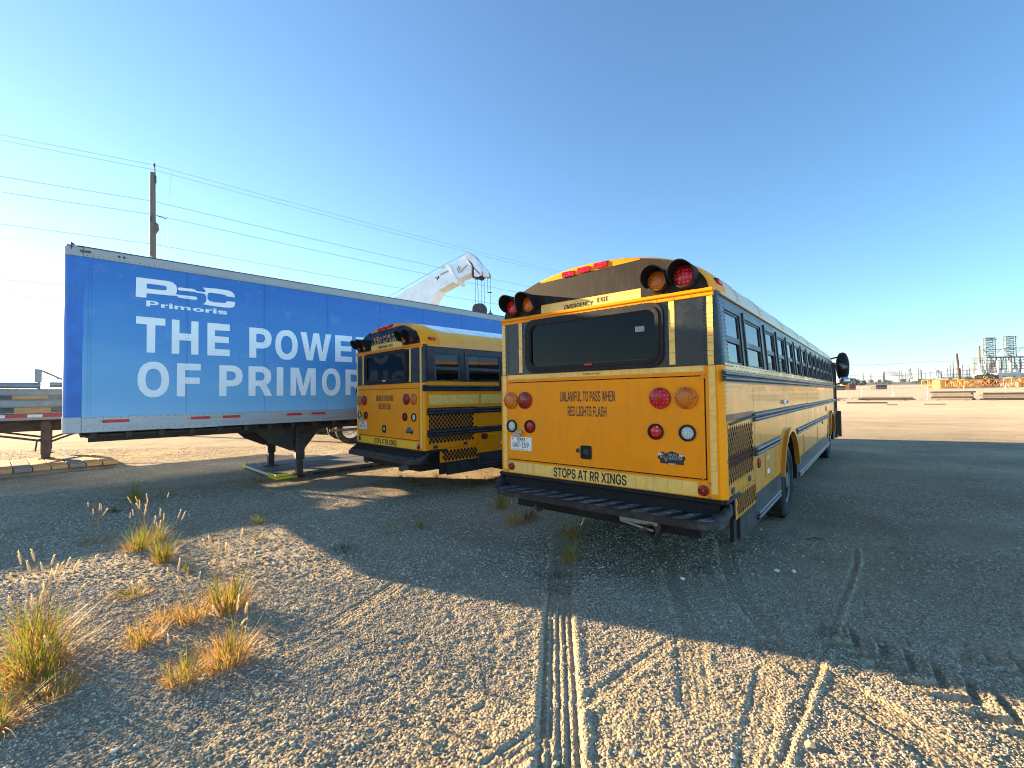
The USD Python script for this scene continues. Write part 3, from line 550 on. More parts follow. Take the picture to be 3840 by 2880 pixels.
    ys_ = [(0, 1.128, .428), (.010, 1.140, .446), (.03, 1.150, .460), (.07, 1.160, .472), (.14, 1.168, .486), (.24, 1.1745, .498), (.338, 1.1765, .5015)]
    cp = loft([(y, arch_shape(a, b, n=40)) for y, a, b in ys_]); fc = extr(np.vstack([arch_shape(1.128, .428, n=40)]), .02, REAR, (0, .02, 0))
    obj('roof_cap', join(cp, fc), 'bus_yellow', t, smooth=35)
    face = Polygon(np.vstack([arch_shape(1.122, .420, z0=2.604, n=48), [(-1.122, 2.600), (1.122, 2.600)]])).buffer(0)
    du = 0 if v else .04
    keep = unary_union([Polygon([(-.613 + du, 2.935), (.534 + du, 2.962), (.534 + du, 3.2), (-.613 + du, 3.2)]), sbox(-.60 + du, 2.5, .537 + du, 2.698 if v else 2.705)])
    obj('black_panel', extr(face.difference(keep), .005, REAR, (0, .0005, 0)), 'cap_black' if v else 'bus_black', t)
    obj('black_panel', extr(sbox(-.598 + du, 2.606, .533 + du, 2.694 if v else 2.70), .003, REAR, (0, .0005, 0)), 'tape_yellow' if v else 'tape_yellow', t, label='yellow strip above the rear window')
    if v:
        for w_, a, b, za in (('EMERGENCY', -.30, .035, 2.610), ('EXIT', .085, .20, 2.628)):
            g_ = fit_text(w_, a, b, za, za + .045, 620)
            for hx, hy, hr in RNG.uniform((a, za, .002), (b, za + .045, .007), (12, 3)): g_ = g_.difference(Point(hx, hy).buffer(hr))
            obj('lettering', extr(g_, .002, REAR, (0, -.0035, 0)), 'lettering_black', t, label='worn lettering EMERGENCY EXIT')
    else:
        obj('lettering', extr(fit_text('EMERGENCY EXIT', -.27, .25, 2.622, 2.672, 600), .002, REAR, (0, -.0035, 0)), 'lettering_black', t, label='black lettering EMERGENCY EXIT')
        sg = fit_text('SCHOOL BUS', -.50, .56, 2.715, 2.835, 800)
        gl = sg.buffer(.012).difference(sg)
        for hx, hy, hr in RNG.uniform((-.5, 2.70, .012), (.56, 2.85, .035), (46, 3)): gl = gl.difference(Point(hx, hy).buffer(hr))
        obj('lettering', extr(gl, .002, REAR, (0, -.005, 0)), 'tape_yellow', t, label='peeling outlines of the words SCHOOL BUS')
        obj('lettering', extr(sg, .002, REAR, (0, -.0052, 0)), 'lettering_black', t, label='black lettering SCHOOL BUS')
    for k in range(3):
        u = (-.242, -.058, .130)[k] + du; z = (2.982, 2.991, 3.002)[k] - .012
        h_ = obj('marker_lamp', extr(rrect(u - .082, u + .082, z - .034, z + .034, .012), .028, REAR, (0, .03, 0)), 'rubber', t)
        obj('lens', extr(rrect(u - .072, u + .072, z - .026, z + .026, .010), .02, REAR, (0, .004, 0)), 'lens_red', h_)
    for s in (1, -1):
        mh = obj('marker_lamp', cbox(s * 1.10 - .055, s * 1.10 + .055, .14, .29, 2.650, 2.715, .015), 'rubber', t)
        obj('lens', cbox(*((1.120, 1.168) if s > 0 else (-1.168, -1.120)), .15, .28, 2.656, 2.71, .012), 'lens_red', mh)
    for s in (1, -1):
        am = wallside(cbox(-.10, -.0, 6.15, 6.28, 2.605, 2.66, .015), s); obj('marker_lamp', am, 'lens_amber', t)
    # warning lamps under hoods
    for u, mt in ((.705, 'lens_amber'), (.942, 'lens_red_dark' if not v else 'lens_red'), (-.735, 'lens_amber'), (-.962, 'lens_red_dark' if not v else 'lens_red')):
        zc = 2.722
        L_ = obj('warning_lamp', rev([(0, .102), (.05, .102), (.062, .092), (.062, .085), (0, .085)], 32, '-y', (u, 0, zc)), 'rubber', t, smooth=40)
        obj('lens', dome_disc((u, -.045, zc), .088, .022), mt, L_, smooth=True)
        a = np.radians(np.linspace(-28, 208, 30)); V, F = [], []
        for i, q in enumerate(a):
            dp = .085 + .125 * max(0, math.sin((q + math.radians(28)) / math.radians(236) * pi)) ** .7
            for rr, yy in ((.112, -.0), (.112, -.0 - dp), (.104, -.0 - dp), (.104, -.0)): V.append((u + rr * math.cos(q), yy, zc + rr * math.sin(q)))
        n = len(a)
        for i in range(n - 1):
            for j in range(4): F.append([i * 4 + j, i * 4 + (j + 1) % 4, (i + 1) * 4 + (j + 1) % 4, (i + 1) * 4 + j])
        F += [[0, 1, 2, 3], [(n - 1) * 4 + 3, (n - 1) * 4 + 2, (n - 1) * 4 + 1, (n - 1) * 4]]
        obj('hood', (np.array(V), tri(F)[:, ::-1]), 'hood_black', L_, smooth=30)
    # ---- rear face
    obj('rear_base', extr(sbox(-1.15, .845, 1.15, 2.60).difference(rrect(-.75, .67, 2.03, 2.49, .07)), .03, REAR, (0, .038, 0)), 'cavity', t)
    for s in (1, -1):  # rounded corner posts
        for z0, z1, mt in ((.842, 1.952, 'bus_yellow'), (1.953, 2.585, 'bus_black')):
            a = np.linspace(0, pi / 2, 8); V = []
            for z in (z0, z1):
                h_ = float(hw(np.array(z))); q = np.stack([h_ - .06 + .06 * np.cos(a), .06 - .06 * np.sin(a)], 1)
                q = np.vstack([[(h_ - .03, .09), (h_, .09)], q, [(h_ - .13, 0), (h_ - .13, .03)]]); V.append(np.column_stack([q, np.full(len(q), z)]))
            n = len(V[0]); V = np.vstack(V); V[:, 0] *= s; F = tri([[j, (j + 1) % n, n + (j + 1) % n, n + j] for j in range(n)]); F = np.vstack([F, [[0, j + 1, j] for j in range(1, n - 1)], [[n, n + j, n + j + 1] for j in range(1, n - 1)]])
            obj('corner_post', (V, F[:, ::-1] if s > 0 else F), mt, t, smooth=35)
    obj('stop_panel', extr(sbox(-1.088, .843, 1.088, .985), .02, REAR, (0, .02, 0)), 'bus_yellow', t)
    dx0, dx1 = -1.085, 1.068
    obj('door_frame', extr(sbox(-1.089, .987, 1.089, 1.955).difference(sbox(dx0 - .012, .993, dx1 + .012, 1.872)), .02, REAR, (0, .02, 0)), 'bus_yellow', t)
    dr = obj('engine_door', extr(rrect(dx0, dx1, 1.004, 1.862, .012), .024, REAR, (0, .02, 0)), 'bus_yellow', t)
    obj('hinge', join(*[cbox(u - .006, u + .006, -.012, .0, .99, 1.02, .002) for u in (dx0 + .02, dx1 - .02)]), 'bus_door_yellow', dr)
    for u in (dx0 + .003, dx1 - .008): obj('hinge', cbox(u - .018, u + .018, -.010, .002, 1.842, 1.872, .004), 'bus_door_yellow', dr)
    obj('rivets', rivet_row([(u, -.0005, 1.885) for u in np.arange(-1.07, 1.09, .0405)], .006), 'bus_door_yellow', t, kind='stuff')
    yb = -.0005
    if v:
        tape_run(t, 'tape_yellow', -1.085, 1.07, 1.905, 1.952, False, yb, (.09, .2), 3)
        obj('decal', extr(fit_text('PULL HANDLE OUT TO OPEN', -.09, .09, 1.921, 1.936, 500), .0015, REAR, (0, yb - .0024, 0)), 'lettering_black', t)
        tape_run(t, 'tape_yellow', -1.085, 1.0, .852, .972, False, yb, (.03, .19), 8)
    else: tape_run(t, 'tape_bright', -1.07, 1.0, .852, .972, False, yb, (2.5, 3.0), 8)
    obj('lettering', extr(fit_text('STOPS AT RR XINGS', -.468, .356, .862, .963, 680), .0015, REAR, (0, yb - .0026, 0)), 'lettering_black', t, label='black lettering STOPS AT RR XINGS')
    obj('lettering', extr(fit_text('UNLAWFUL TO PASS WHEN', -.37, .255, 1.651, 1.757, 600), .0015, REAR, (0, -.0042, 0)), 'lettering_black', dr, label='black lettering UNLAWFUL TO PASS WHEN')
    obj('lettering', extr(fit_text('RED LIGHTS FLASH', -.278, .163, 1.502, 1.606, 600), .0015, REAR, (0, -.0042, 0)), 'lettering_black', dr, label='black lettering RED LIGHTS FLASH')
    for s in (1, -1):
        u0 = s * 1.135; ny_ = -.0005
        tape_run(t, 'tape_yellow', .882, 1.95, u0 - .027, u0 + .025, True, ny_, (.06, .11), 20 + s); tape_run(t, 'tape_yellow', 1.955, 2.575, u0 - .030, u0 + .018, True, ny_, (.035, .085) if v else (.05, .07), 30 + s)
    # upper black panels
    hole = rrect(-.755, .678, 2.025, 2.495, .07)
    obj('upper_panel', extr(sbox(-.90, 1.957, .80, 2.565).difference(hole), .02, REAR, (0, .02, 0)), 'bus_black', t)
    obj('upper_panel', extr(sbox(.803, 1.957, 1.089, 2.565), .021, REAR, (0, .02, 0)), 'bus_black', t); obj('upper_panel', extr(sbox(-1.089, 1.957, -.903, 2.565), .021, REAR, (0, .02, 0)), 'bus_black', t)
    for u0, u1 in ((.785, .836), (-.915, -.868)): tape_run(t, 'tape_yellow', 1.972, 2.56, u0, u1, True, -.0015, (.06, .12) if v else (.3, .6), 40 + int(u0 * 10))
    obj('rivets', rivet_row([(u, -.001, z) for u in (1.075, -1.075) for z in np.arange(1.985, 2.56, .031)] + [(u, -.0005, z) for u in (.765, -.855) for z in np.arange(2.0, 2.55, .078)], .008, h=.006), 'bus_black', t, kind='stuff')
    dl = obj('drip_rail', join(cbox(-1.165, 1.165, -.028, .03, 2.568, 2.602, .008), cbox(-1.16, 1.16, -.012, .03, 2.535, 2.569, .004)), 'bus_yellow', t)
    obj('rivets', rivet_row([(u, -.012, 2.552) for u in np.arange(-1.12, 1.13, .15)], .008), 'bus_door_yellow', dl, kind='stuff')
    # rear window
    wn = obj('rear_window', join(extr(rrect(-.815, .740, 1.962, 2.548, .12).difference(rrect(-.760, .683, 2.018, 2.50, .09)), .022, REAR, (0, .0, 0)), extr(rrect(-.778, .702, 2.0, 2.514, .10).difference(rrect(-.746, .668, 2.034, 2.484, .075)), .030, REAR, (0, 0, 0))), 'rubber', t)
    obj('pane', extr(rrect(-.765, .688, 2.015, 2.503, .09), .006, REAR, (0, .008, 0)), 'glass_rear', wn)
    obj('frame_strip', extr(rrect(-.746, .668, 2.034, 2.484, .075).difference(rrect(-.741, .663, 2.039, 2.479, .07)), .008, REAR, (0, -.002, 0)), 'trim_dark', wn)
    obj('handle', cbox(-.055, .035, -.05, -.028, 2.008, 2.03, .006), 'tape_red' if v else 'plate_white', wn)
    if v: obj('sticker', extr(rrect(.47, .56, 2.295, 2.345, .004), .001, REAR, (0, .0, 0)), 'galvanised', wn)
    # lamps on the engine door
    for u, z, mt in ((-1.04, 1.664, 'lens_amber'), (-.835, 1.666, 'lens_red_dark'), (.695, 1.681, 'lens_red' if v else 'lens_red_dark'), (.922, 1.681, 'lens_amber')):
        l_ = obj('tail_lamp', rev([(0, .095), (.018, .095), (.022, .09), (.022, .001)], 36, '-y', (u, -.004, z)), mt if mt != 'lens_red' else 'lens_red_dark', dr, smooth=40)
        obj('lens', dome_disc((u, -.025, z), .088, .016, 32, 5), mt, l_, smooth=True)
        obj('screw', rivet_row([(u + .083 * math.cos(a), -.028, z + .083 * math.sin(a)) for a in (0, pi / 2, pi, 1.5 * pi)], .007, h=.006), 'steel_black', l_, kind='stuff')
    for u, z, mt in ((-1.03, 1.375, 'lens_clear'), (-.772, 1.378, 'lens_red'), (.648, 1.381, 'lens_red_six' if v else 'lens_red_dark'), (.926, 1.381, 'lens_clear')):
        l_ = obj('reversing_lamp' if mt == 'lens_clear' else 'brake_lamp', ring((u, -.004, z), .054, .072, .018), 'rubber', dr, smooth=40)
        obj('lens', dome_disc((u, -.006, z), .056, .008, 28, 4), mt, l_, smooth=True)
    for u, z in ((-1.045, .918), (1.045, .905)):
        l_ = obj('reflector', rev([(0, .045), (.008, .045), (.012, .038), (.012, .001)], 28, '-y', (u, 0, z)), 'lens_red_dark', t, smooth=40); obj('screw', rivet_row([(u, -.012, z)], .006), 'chrome', l_)
        obj('bolt', rivet_row([(u + .06 * np.sign(u) * .9, 0, z + .062), (u + .06 * np.sign(u) * .9, 0, z - .055)], .012, h=.008), 'galvanised', t)
    # licence plate, its lamp, latch, lock, dealer badge
    pz = 0 if v else -.0
    pl = obj('licence_plate', extr(rrect(-1.048, -.752, 1.107, 1.257, .014), .004, REAR, (0, -.006, 0)), 'plate_white', dr)
    num = 'U40' if v else 'U40'; num2 = '159' if v else '158'
    txt = unary_union([fit_text('TEXAS', -.962, -.84, 1.218, 1.248, 750), fit_text(num, -1.018, -.922, 1.139, 1.198, 560), fit_text(num2, -.888, -.79, 1.139, 1.198, 560), fit_text('PRIVATE BUS', -.958, -.85, 1.205, 1.213, 650), fit_text('The Lone Star State', -.97, -.85, 1.116, 1.124, 550),
                       affinity.translate(affinity.scale(fit_text('V', -.5, .5, -.5, .5, 800), .014, .014, origin=(0, 0)), -.905, 1.168), Polygon([(-1.022 + .010 * (1 if k % 2 == 0 else .42) * math.sin(k * pi / 5), 1.232 + .012 * (1 if k % 2 == 0 else .42) * math.cos(k * pi / 5)) for k in range(10)])])
    obj('lettering', extr(txt, .0012, REAR, (0, -.0101, 0)), 'lettering_black', pl); obj('bolt', rivet_row([(-1.005 + .19 * k, -.010, z) for k in (0, 1) for z in (1.244, 1.12)], .006), 'steel_black', pl)
    obj('plate_lamp', join(cbox(-.985, -.905, -.05, -.004, 1.262, 1.31, .012), cbox(-.955, -.87, -.06, -.004, 1.29, 1.332, .016)), 'grey_plastic', dr)
    lt = obj('door_latch', extr(rrect(-.132, -.007, 1.078, 1.211, .022).difference(rrect(-.112, -.027, 1.098, 1.19, .012)), .010, REAR, (0, -.004, 0)), 'rubber', dr); obj('recess', extr(rrect(-.114, -.025, 1.096, 1.192, .012), .003, REAR, (0, -.004, 0)), 'cavity', lt)
    obj('paddle', cbox(-.10, -.04, -.012, -.006, 1.12, 1.18, .004), 'steel_black' if v else 'grey_plastic', lt)
    if v: obj('lock', rev([(0, .022), (.006, .022), (.008, .001)], 18, '-y', (-.166, -.004, 1.156)), 'steel_black', dr)
    LV = [(.664, 1.158), (.681, 1.181), (.69, 1.205), (.715, 1.204), (.727, 1.187), (.785, 1.214), (.831, 1.2), (.855, 1.185), (.879, 1.194), (.898, 1.176), (.902, 1.155), (.887, 1.136), (.887, 1.105), (.819, 1.106), (.787, 1.095), (.76, 1.104), (.683, 1.109), (.685, 1.134), (.668, 1.143)]
    bd = obj('dealer_badge', extr(Polygon(LV).buffer(.004).buffer(-.002), .004, REAR, (0, -.004, 0)), 'lettering_black', dr)
    palm = lambda x, z: unary_union([LineString([(x, z), (x + .019 * math.cos(a), z + .012 * math.sin(a) + .004), (x + .026 * math.cos(a), z + .016 * math.sin(a) - .006)]).buffer(.0016) for a in np.radians([10, 50, 95, 135, 175, 215])] + [LineString([(x, z), (x + .003, z - .03)]).buffer(.0016)])
    txt = unary_union([fit_text('BUS', .76, .833, 1.171, 1.195, 700), fit_text('SALES', .76, .868, 1.142, 1.166, 700), fit_text('L', .695, .722, 1.158, 1.2, 700), fit_text('V', .718, .752, 1.124, 1.165, 700)])
    obj('lettering', extr(txt.difference(txt.buffer(-.0028)), .0012, REAR, (0, -.0081, 0)), 'galvanised', bd)
    for e_ in (palm(.688, 1.182), palm(.872, 1.178), Polygon([(.752, 1.107), (.822, 1.109), (.80, 1.102), (.787, 1.098), (.77, 1.101)])): obj('emblem', extr(e_, .0012, REAR, (0, -.0081, 0)), 'plate_white', bd)
    # ---- bumper with grip strips
    obj('bumper_seal', join(cbox(-1.21, 1.21, -.030, .05, .803, .842, .014), cbox(1.12, 1.235, -.01, .45, .805, .842, .014), cbox(-1.235, -1.12, -.01, .45, .805, .842, .014)), 'rubber', t, smooth=30)
    obj('bumper_back', extr(sbox(-1.16, .60, 1.16, .81), .02, REAR, (0, .03, 0)), 'cavity', t)
    st = rrect(-1.17, 1.22, -.25, .30, .21).intersection(sbox(-1.3, -.3, 1.3, .08))
    top = extr(st, .012, UP, (0, 0, .690)); lip = extr(st.difference(st.buffer(-.014)), .055, UP, (0, 0, .640))
    bp = obj('bumper', join(top, lip), 'bumper_black', t)
    g = np.random.default_rng(4); u = -1.10
    while u < 1.12:
        q = Polygon([(u, -.238), (u + .085, -.238), (u + .185, .02), (u + .10, .02)]).intersection(st.buffer(-.014))
        if not q.is_empty: obj('grip_strip', extr(q, .003, UP, (0, 0, .7022)), 'grip_strip', bp)
        u += .178
    for s in (1, -1):
        a = np.linspace(0, pi / 2, 8); P = [(s * 1.19 + s * .045 * math.sin(q * 1.0), .02 - .0 * q, .70 + .11 * (1 - math.cos(q))) for q in a]
        obj('bumper_end', tube([(s * 1.15, -.10, .695), (s * 1.20, -.04, .71), (s * 1.225, .02, .75), (s * 1.225, .07, .80)], [.05, .05, .042, .02], 10), 'bumper_black', t, smooth=True)
    hk = obj('tow_hook', tube([(-.63, -.02, .60), (-.63, -.10, .58), (-.63, -.12, .53), (-.61, -.09, .50), (-.585, -.05, .51)], .016, 8), 'steel_black', t, smooth=True)
    obj('exhaust_pipe', tube([(.62, .3, .50), (.60, .02, .52), (.60, -.08, .51)], .055, 14, False), 'rusty_steel' if v else 'galvanised', t, smooth=True)
    if v: obj('hanging_bracket', join(cbox(.30, .66, -.06, .0, .545, .60, .008), bar((.3, -.03, .545), (.62, -.03, .50), .02)), 'galvanised', t)
    # ---- front end
    fp = np.vstack([arch_shape(1.12, .43, n=24), [(-1.12, 2.58), (-1.2, 1.95), (-1.2, .42), (1.2, .42), (1.2, 1.95), (1.12, 2.58)]])
    obj('roof_cap', loft([(LEN - .36, arch_shape(1.177, .502)), (LEN - .12, arch_shape(1.168, .488)), (LEN - .02, arch_shape(1.14, .45)), (LEN, arch_shape(1.05, .36))]), rm, t, smooth=True)
    fw = rrect(-1.0, 1.0, 1.35, 2.45, .1)
    obj('front_panel', extr(Polygon(fp).buffer(0).difference(fw), .03, REAR, (0, LEN, 0)), 'bus_yellow', t); obj('windshield', extr(fw, .008, REAR, (0, LEN - .01, 0)), 'glass_side', t)
    dp = obj('entry_door', join(*[bar((1.20, LEN - .55, .45), (1.20, LEN - .55, 2.5), .07), bar((1.23, LEN - .2, .45), (1.23, LEN - .2, 2.5), .06), bar((1.22, LEN - .55, 2.5), (1.24, LEN - .2, 2.5), .06), bar((1.22, LEN - .55, 1.2), (1.24, LEN - .2, 1.2), .06), bar((1.22, LEN - .55, .45), (1.24, LEN - .2, .45), .08), cbox(1.235, 1.35, LEN - .2, LEN - .16, .42, 1.15, .01)]), 'rusty_steel' if v else 'rubber', t)
    obj('mud_flap', cbox(.85, 1.34, wc[1] - .75, wc[1] - .73, .16, .62, .005), 'rubber', t) if False else None
    for s in (1, -1):
        hb = trimesh.creation.icosphere(2, 1.0); V = np.array(hb.vertices) * np.array([.16, .12, .42])
        V[:, 0] = np.sign(V[:, 0]) * np.abs(V[:, 0]) ** .8 * .17 ** .2; V = V * np.array([1, 1, 1]) + np.array([s * 1.40, LEN + .18, 2.44])
        mr = obj('mirror', (V, np.array(hb.faces)), 'rubber', t, smooth=True); obj('mirror_arm', tube([(s * 1.1, LEN - .02, 2.66), (s * 1.3, LEN + .12, 2.72), (s * 1.45, LEN + .18, 2.70)], .022, 8), 'steel_black', mr, smooth=True)
        obj('mirror_glass', dome_disc((s * 1.40, LEN + .06, 2.42), .12, .02, 24, 4), 'mirror_dark', mr, smooth=True); obj('mirror_glass', dome_disc((s * 1.44, LEN + .10, 2.02), .13, .06, 24, 4), 'chrome', mr, smooth=True); obj('mirror_arm', tube([(s * 1.2, LEN, 1.9), (s * 1.44, LEN + .12, 2.0)], .02, 8), 'steel_black', mr)
    return t
B1 = (.7887, 4.3757, 0); H1 = .6943; B2 = (-2.2842, 7.987, 0); H2 = .7895
bus1 = make_bus('school_bus', 'large yellow school bus in front, its right side and wheels in view', B1, H1, True)
bus2 = make_bus('school_bus', 'yellow school bus parked between the blue trailer and the nearer bus', B2, H2, False)

# ---------------------------------------------------------------- blue box trailer
TL = 16.15
def P_side(g, d0, d1): return extr(g, d1 - d0, RIGHT, (d0, 0, 0))
tr = thing('box_trailer', 'long blue box trailer with large white lettering on its side', 'trailer', (-6.677, 6.533, 0), .775)
obj('box_core', box(-2.59, -.03, .05, TL, 1.30, 4.03), 'aluminium_top', tr)
seams = [.285] + [.285 + 1.22 * k for k in range(1, 13)] + [TL - .02]
for a, b in zip(seams[:-1], seams[1:]): obj('side_panel', P_side(sbox(a + .0015, 1.478, b - .0015, 3.935), -.03, -.004), 'trailer_print', tr)
# rounded front corner, with the darker wrap over it
a = np.linspace(0, pi / 2, 8); q = np.stack([-.12 + .12 * np.cos(a) - .004, .12 - .12 * np.sin(a)], 1); q = np.vstack([[(-.03, .205), (-.004, .205)], q, [(-.4, 0), (-.4, .03)]])
def prism(o, z0, z1): return extr(Polygon(o).buffer(0), z1 - z0, UP, (0, 0, z0))
obj('front_corner', prism(q, 1.478, 3.935), 'trailer_corner', tr, smooth=35)
obj('side_panel', P_side(Polygon([(.206, 1.478), (.2835, 1.478), (.2835, 3.935), (.206, 3.935)]), -.03, -.004), 'trailer_print', tr)
zz_ = np.linspace(1.479, 3.934, 30); wv = .205 + .018 * np.sin(zz_ * 2.2) + .012 * np.sin(zz_ * 7.1 + 1)
obj('corner_wrap', P_side(Polygon([(.13, 1.479)] + list(zip(wv, zz_)) + [(.13, 3.934)]), -.0038, -.0015), 'trailer_corner', tr)
qr = np.column_stack([q[:, 0] + .006, q[:, 1] - .004])
obj('corner_rail', prism(qr, 1.243, 1.478), 'aluminium', tr, smooth=35); obj('corner_rail', prism(qr, 3.937, 4.075), 'aluminium_top', tr, smooth=35)
obj('top_rail', P_side(sbox(.207, 3.937, TL, 4.078), -.05, .008), 'aluminium_top', tr); obj('roof', cbox(-2.60, .004, .02, TL, 4.078, 4.092, .006), 'aluminium_top', tr)
obj('roof_edge', tube([(-.004, .14, 4.085), (-.004, TL, 4.085)], .014, 8), 'trim_dark', tr); obj('corner_cap', dome_disc((-.07, .07, 4.07), .08, .05, 20, 5, 'y'), 'steel_black', tr, smooth=True)
obj('bottom_rail', P_side(sbox(.207, 1.245, TL, 1.476), -.05, .010), 'aluminium', tr); obj('rail_lip', P_side(sbox(.207, 1.33, TL, 1.345), .0105, .018), 'aluminium', tr); obj('rail_lip', P_side(sbox(.03, 1.236, TL, 1.2445), -.25, .014), 'trim_dark', tr)
obj('seam_strip', P_side(sbox(.274, 1.479, .294, 3.934), -.0038, .0005), 'trailer_print', tr)
obj('far_side', box(-2.62, -2.595, .1, TL, 1.25, 4.07), 'aluminium', tr); obj('front_wall', box(-2.5, -.41, .0, .035, 1.25, 4.07), 'trailer_corner', tr)
obj('rear_door', box(-2.58, -.02, TL + .001, TL + .04, 1.3, 4.05), 'white_paint', tr)
R = [(-.0035, y, z) for s_ in seams[:-1] for y in (s_ - .018, s_ + .018) for z in np.arange(1.52, 3.92, .055)]
obj('rivets', rivet_row(R, .009, RIGHT, .005), 'trailer_print', tr, kind='stuff')
R = [(.0085, y, 3.962) for y in np.arange(.25, TL, .062)] + [(.0105, y, z) for y in np.arange(.25, TL, .10) for z in (1.462, 1.29)]
obj('rivets', rivet_row(R, .007, RIGHT, .004), 'trim_dark', tr, kind='stuff')
for k, y in enumerate((.17, .60, .66)): obj('vent_plate', P_side(sbox(y, 4.0, y + (.12 if k == 0 else .03), 4.035), .0085, .012), 'rusty_steel' if k == 0 else 'trim_dark', tr)
D0, D1 = -.0035, -.0010
def letter_word(name, spec, z0, z1, label):
    gs = []
    for ch, a, b in spec:
        o = .012 if ch in 'OS' else 0
        gs.append(fit_text(ch, a, b, z0 - o, z1 + o, 790) if ch != 'I' else sbox(a, z0, b, z1))
    obj('lettering', P_side(unary_union(gs), D0, D1), 'letter_white', tr, label=label)
letter_word('w', [('T', .827, 1.205), ('H', 1.293, 1.668), ('E', 1.80, 2.145)], 2.512, 3.095, 'white word THE')
letter_word('w', [('P', 2.463, 2.852), ('O', 2.915, 3.338), ('W', 3.392, 4.022), ('E', 4.107, 4.49), ('R', 4.575, 4.99)], 2.506, 3.08, 'white word POWER')
letter_word('w', [('O', .852, 1.26), ('F', 1.367, 1.705)], 1.783, 2.352, 'white word OF')
letter_word('w', [('P', 1.982, 2.357), ('R', 2.452, 2.853), ('I', 2.944, 3.063), ('M', 3.199, 3.697), ('O', 3.823, 4.222), ('R', 4.335, 4.74), ('I', 4.83, 4.95), ('S', 5.06, 5.44)], 1.78, 2.343, 'white word PRIMORIS')
LP = Polygon([(0.825, 3.735), (1.239, 3.741), (1.305, 3.726), (1.346, 3.687), (1.36, 3.637), (1.357, 3.574), (1.343, 3.528), (1.306, 3.502), (0.956, 3.49), (0.956, 3.415), (0.821, 3.413)], [[(0.96, 3.653), (1.191, 3.655), (1.214, 3.644), (1.222, 3.625), (1.22, 3.599), (1.207, 3.581), (1.183, 3.572), (0.958, 3.569)]])
LS = [Polygon([(1.405, 3.66), (1.597, 3.664), (1.619, 3.653), (1.636, 3.635), (1.769, 3.635), (1.787, 3.616), (1.774, 3.587), (1.747, 3.607), (1.636, 3.608), (1.61, 3.617), (1.397, 3.607), (1.374, 3.619), (1.37, 3.639), (1.38, 3.654)]), Polygon([(1.343, 3.536), (1.372, 3.53), (1.61, 3.535), (1.637, 3.528), (1.65, 3.509), (1.641, 3.486), (1.619, 3.475), (1.406, 3.48), (1.376, 3.489), (1.359, 3.508), (1.314, 3.505)])]
LC = Polygon([(1.729, 3.713), (1.933, 3.726), (2.111, 3.725), (2.179, 3.705), (2.213, 3.666), (2.225, 3.611), (2.091, 3.611), (2.074, 3.635), (1.933, 3.641), (1.832, 3.639), (1.807, 3.624), (1.796, 3.579), (1.798, 3.525), (1.824, 3.491), (1.897, 3.474), (2.06, 3.483), (2.088, 3.5), (2.095, 3.525), (2.23, 3.524), (2.223, 3.459), (2.199, 3.426), (2.141, 3.406), (2.027, 3.402), (1.842, 3.407), (1.73, 3.416), (1.765, 3.445), (1.783, 3.491), (1.78, 3.555), (1.762, 3.601), (1.769, 3.64), (1.76, 3.676)])
obj('logo', P_side(unary_union([LP, LC] + LS), D0, D1), 'letter_white', tr, label='white company logo of three joined letters PSC')
obj('lettering', P_side(unary_union([fit_text('P', .955, 1.115, 3.276, 3.372, 800), fit_text('rim', 1.145, 1.552, 3.276, 3.362, 800), fit_text('oris', 1.585, 2.104, 3.272, 3.362, 800)]), D0, D1), 'letter_white', tr, label='white word Primoris under the logo')
for a, b, gold in ((.436, .755, .40), (1.563, 1.848, 1.50), (2.035, 2.318, 1.87), (3.13, 3.413, 2.98), (3.602, 3.882, 3.43), (5.0, 5.28, 4.85), (5.5, 5.8, 5.3)):
    obj('reflective_tape', P_side(sbox(a, 1.381, b, 1.429), .0105, .0125), 'tape_red', tr); obj('reflective_tape', P_side(sbox(gold, 1.39, a - .01, 1.428), .0105, .0122), 'tape_gold', tr)
obj('decal', P_side(sbox(1.30, 1.238, 1.95, 1.2435), .0145, .016), 'tape_white', tr)
obj('underframe', join(*[box(-2.5, -.1, y, y + .08, 1.14, 1.24) for y in np.arange(.3, TL, .42)], box(-1.95, -1.85, .3, TL, 1.05, 1.2), box(-.75, -.65, .3, TL, 1.05, 1.2), box(-2.4, -.2, .2, 2.4, 1.16, 1.20)), 'steel_black', tr, kind='stuff')
for x in (-.58, -2.42):
    lg = obj('landing_leg', join(cbox(x - .08, x + .08, 3.48, 3.66, .42, 1.2, .01), cbox(x - .06, x + .06, 3.505, 3.635, .12, .5, .008)), 'steel_black', tr)
    obj('leg_foot', join(cbox(x - .16, x + .16, 3.42, 3.72, .102, .125, .01), cbox(x - .05, x + .05, 3.52, 3.62, .12, .2, .01)), 'rusty_steel', lg)
    obj('leg_gusset', extr([(2.62, 1.19), (4.16, 1.19), (3.70, .60), (3.44, .60), (3.02, .80)], .03, RIGHT, (x - .12, 0, 0)), 'steel_black', tr)
obj('cross_brace', join(bar((-.58, 3.57, .62), (-2.42, 3.57, 1.1), .06), bar((-.58, 3.57, 1.1), (-2.42, 3.57, .62), .06), cbox(-2.42, -.58, 3.5, 3.6, .70, 1.1, .01)), 'steel_black', tr); obj('crank_handle', tube([(-.55, 3.57, 1.0), (-.30, 3.57, 1.0), (-.28, 3.6, .8), (-.2, 3.6, .78)], .014, 6), 'steel_black', tr)
for y in (12.6, 13.9):
    for x in (-.3, -2.3): wheel(tr, 'wheel', (x, y, .51), 1 if x > -1 else -1, True, rim='rim_white')
obj('bogie', box(-1.8, -.8, 12.0, 14.6, .5, 1.1), 'steel_black', tr)

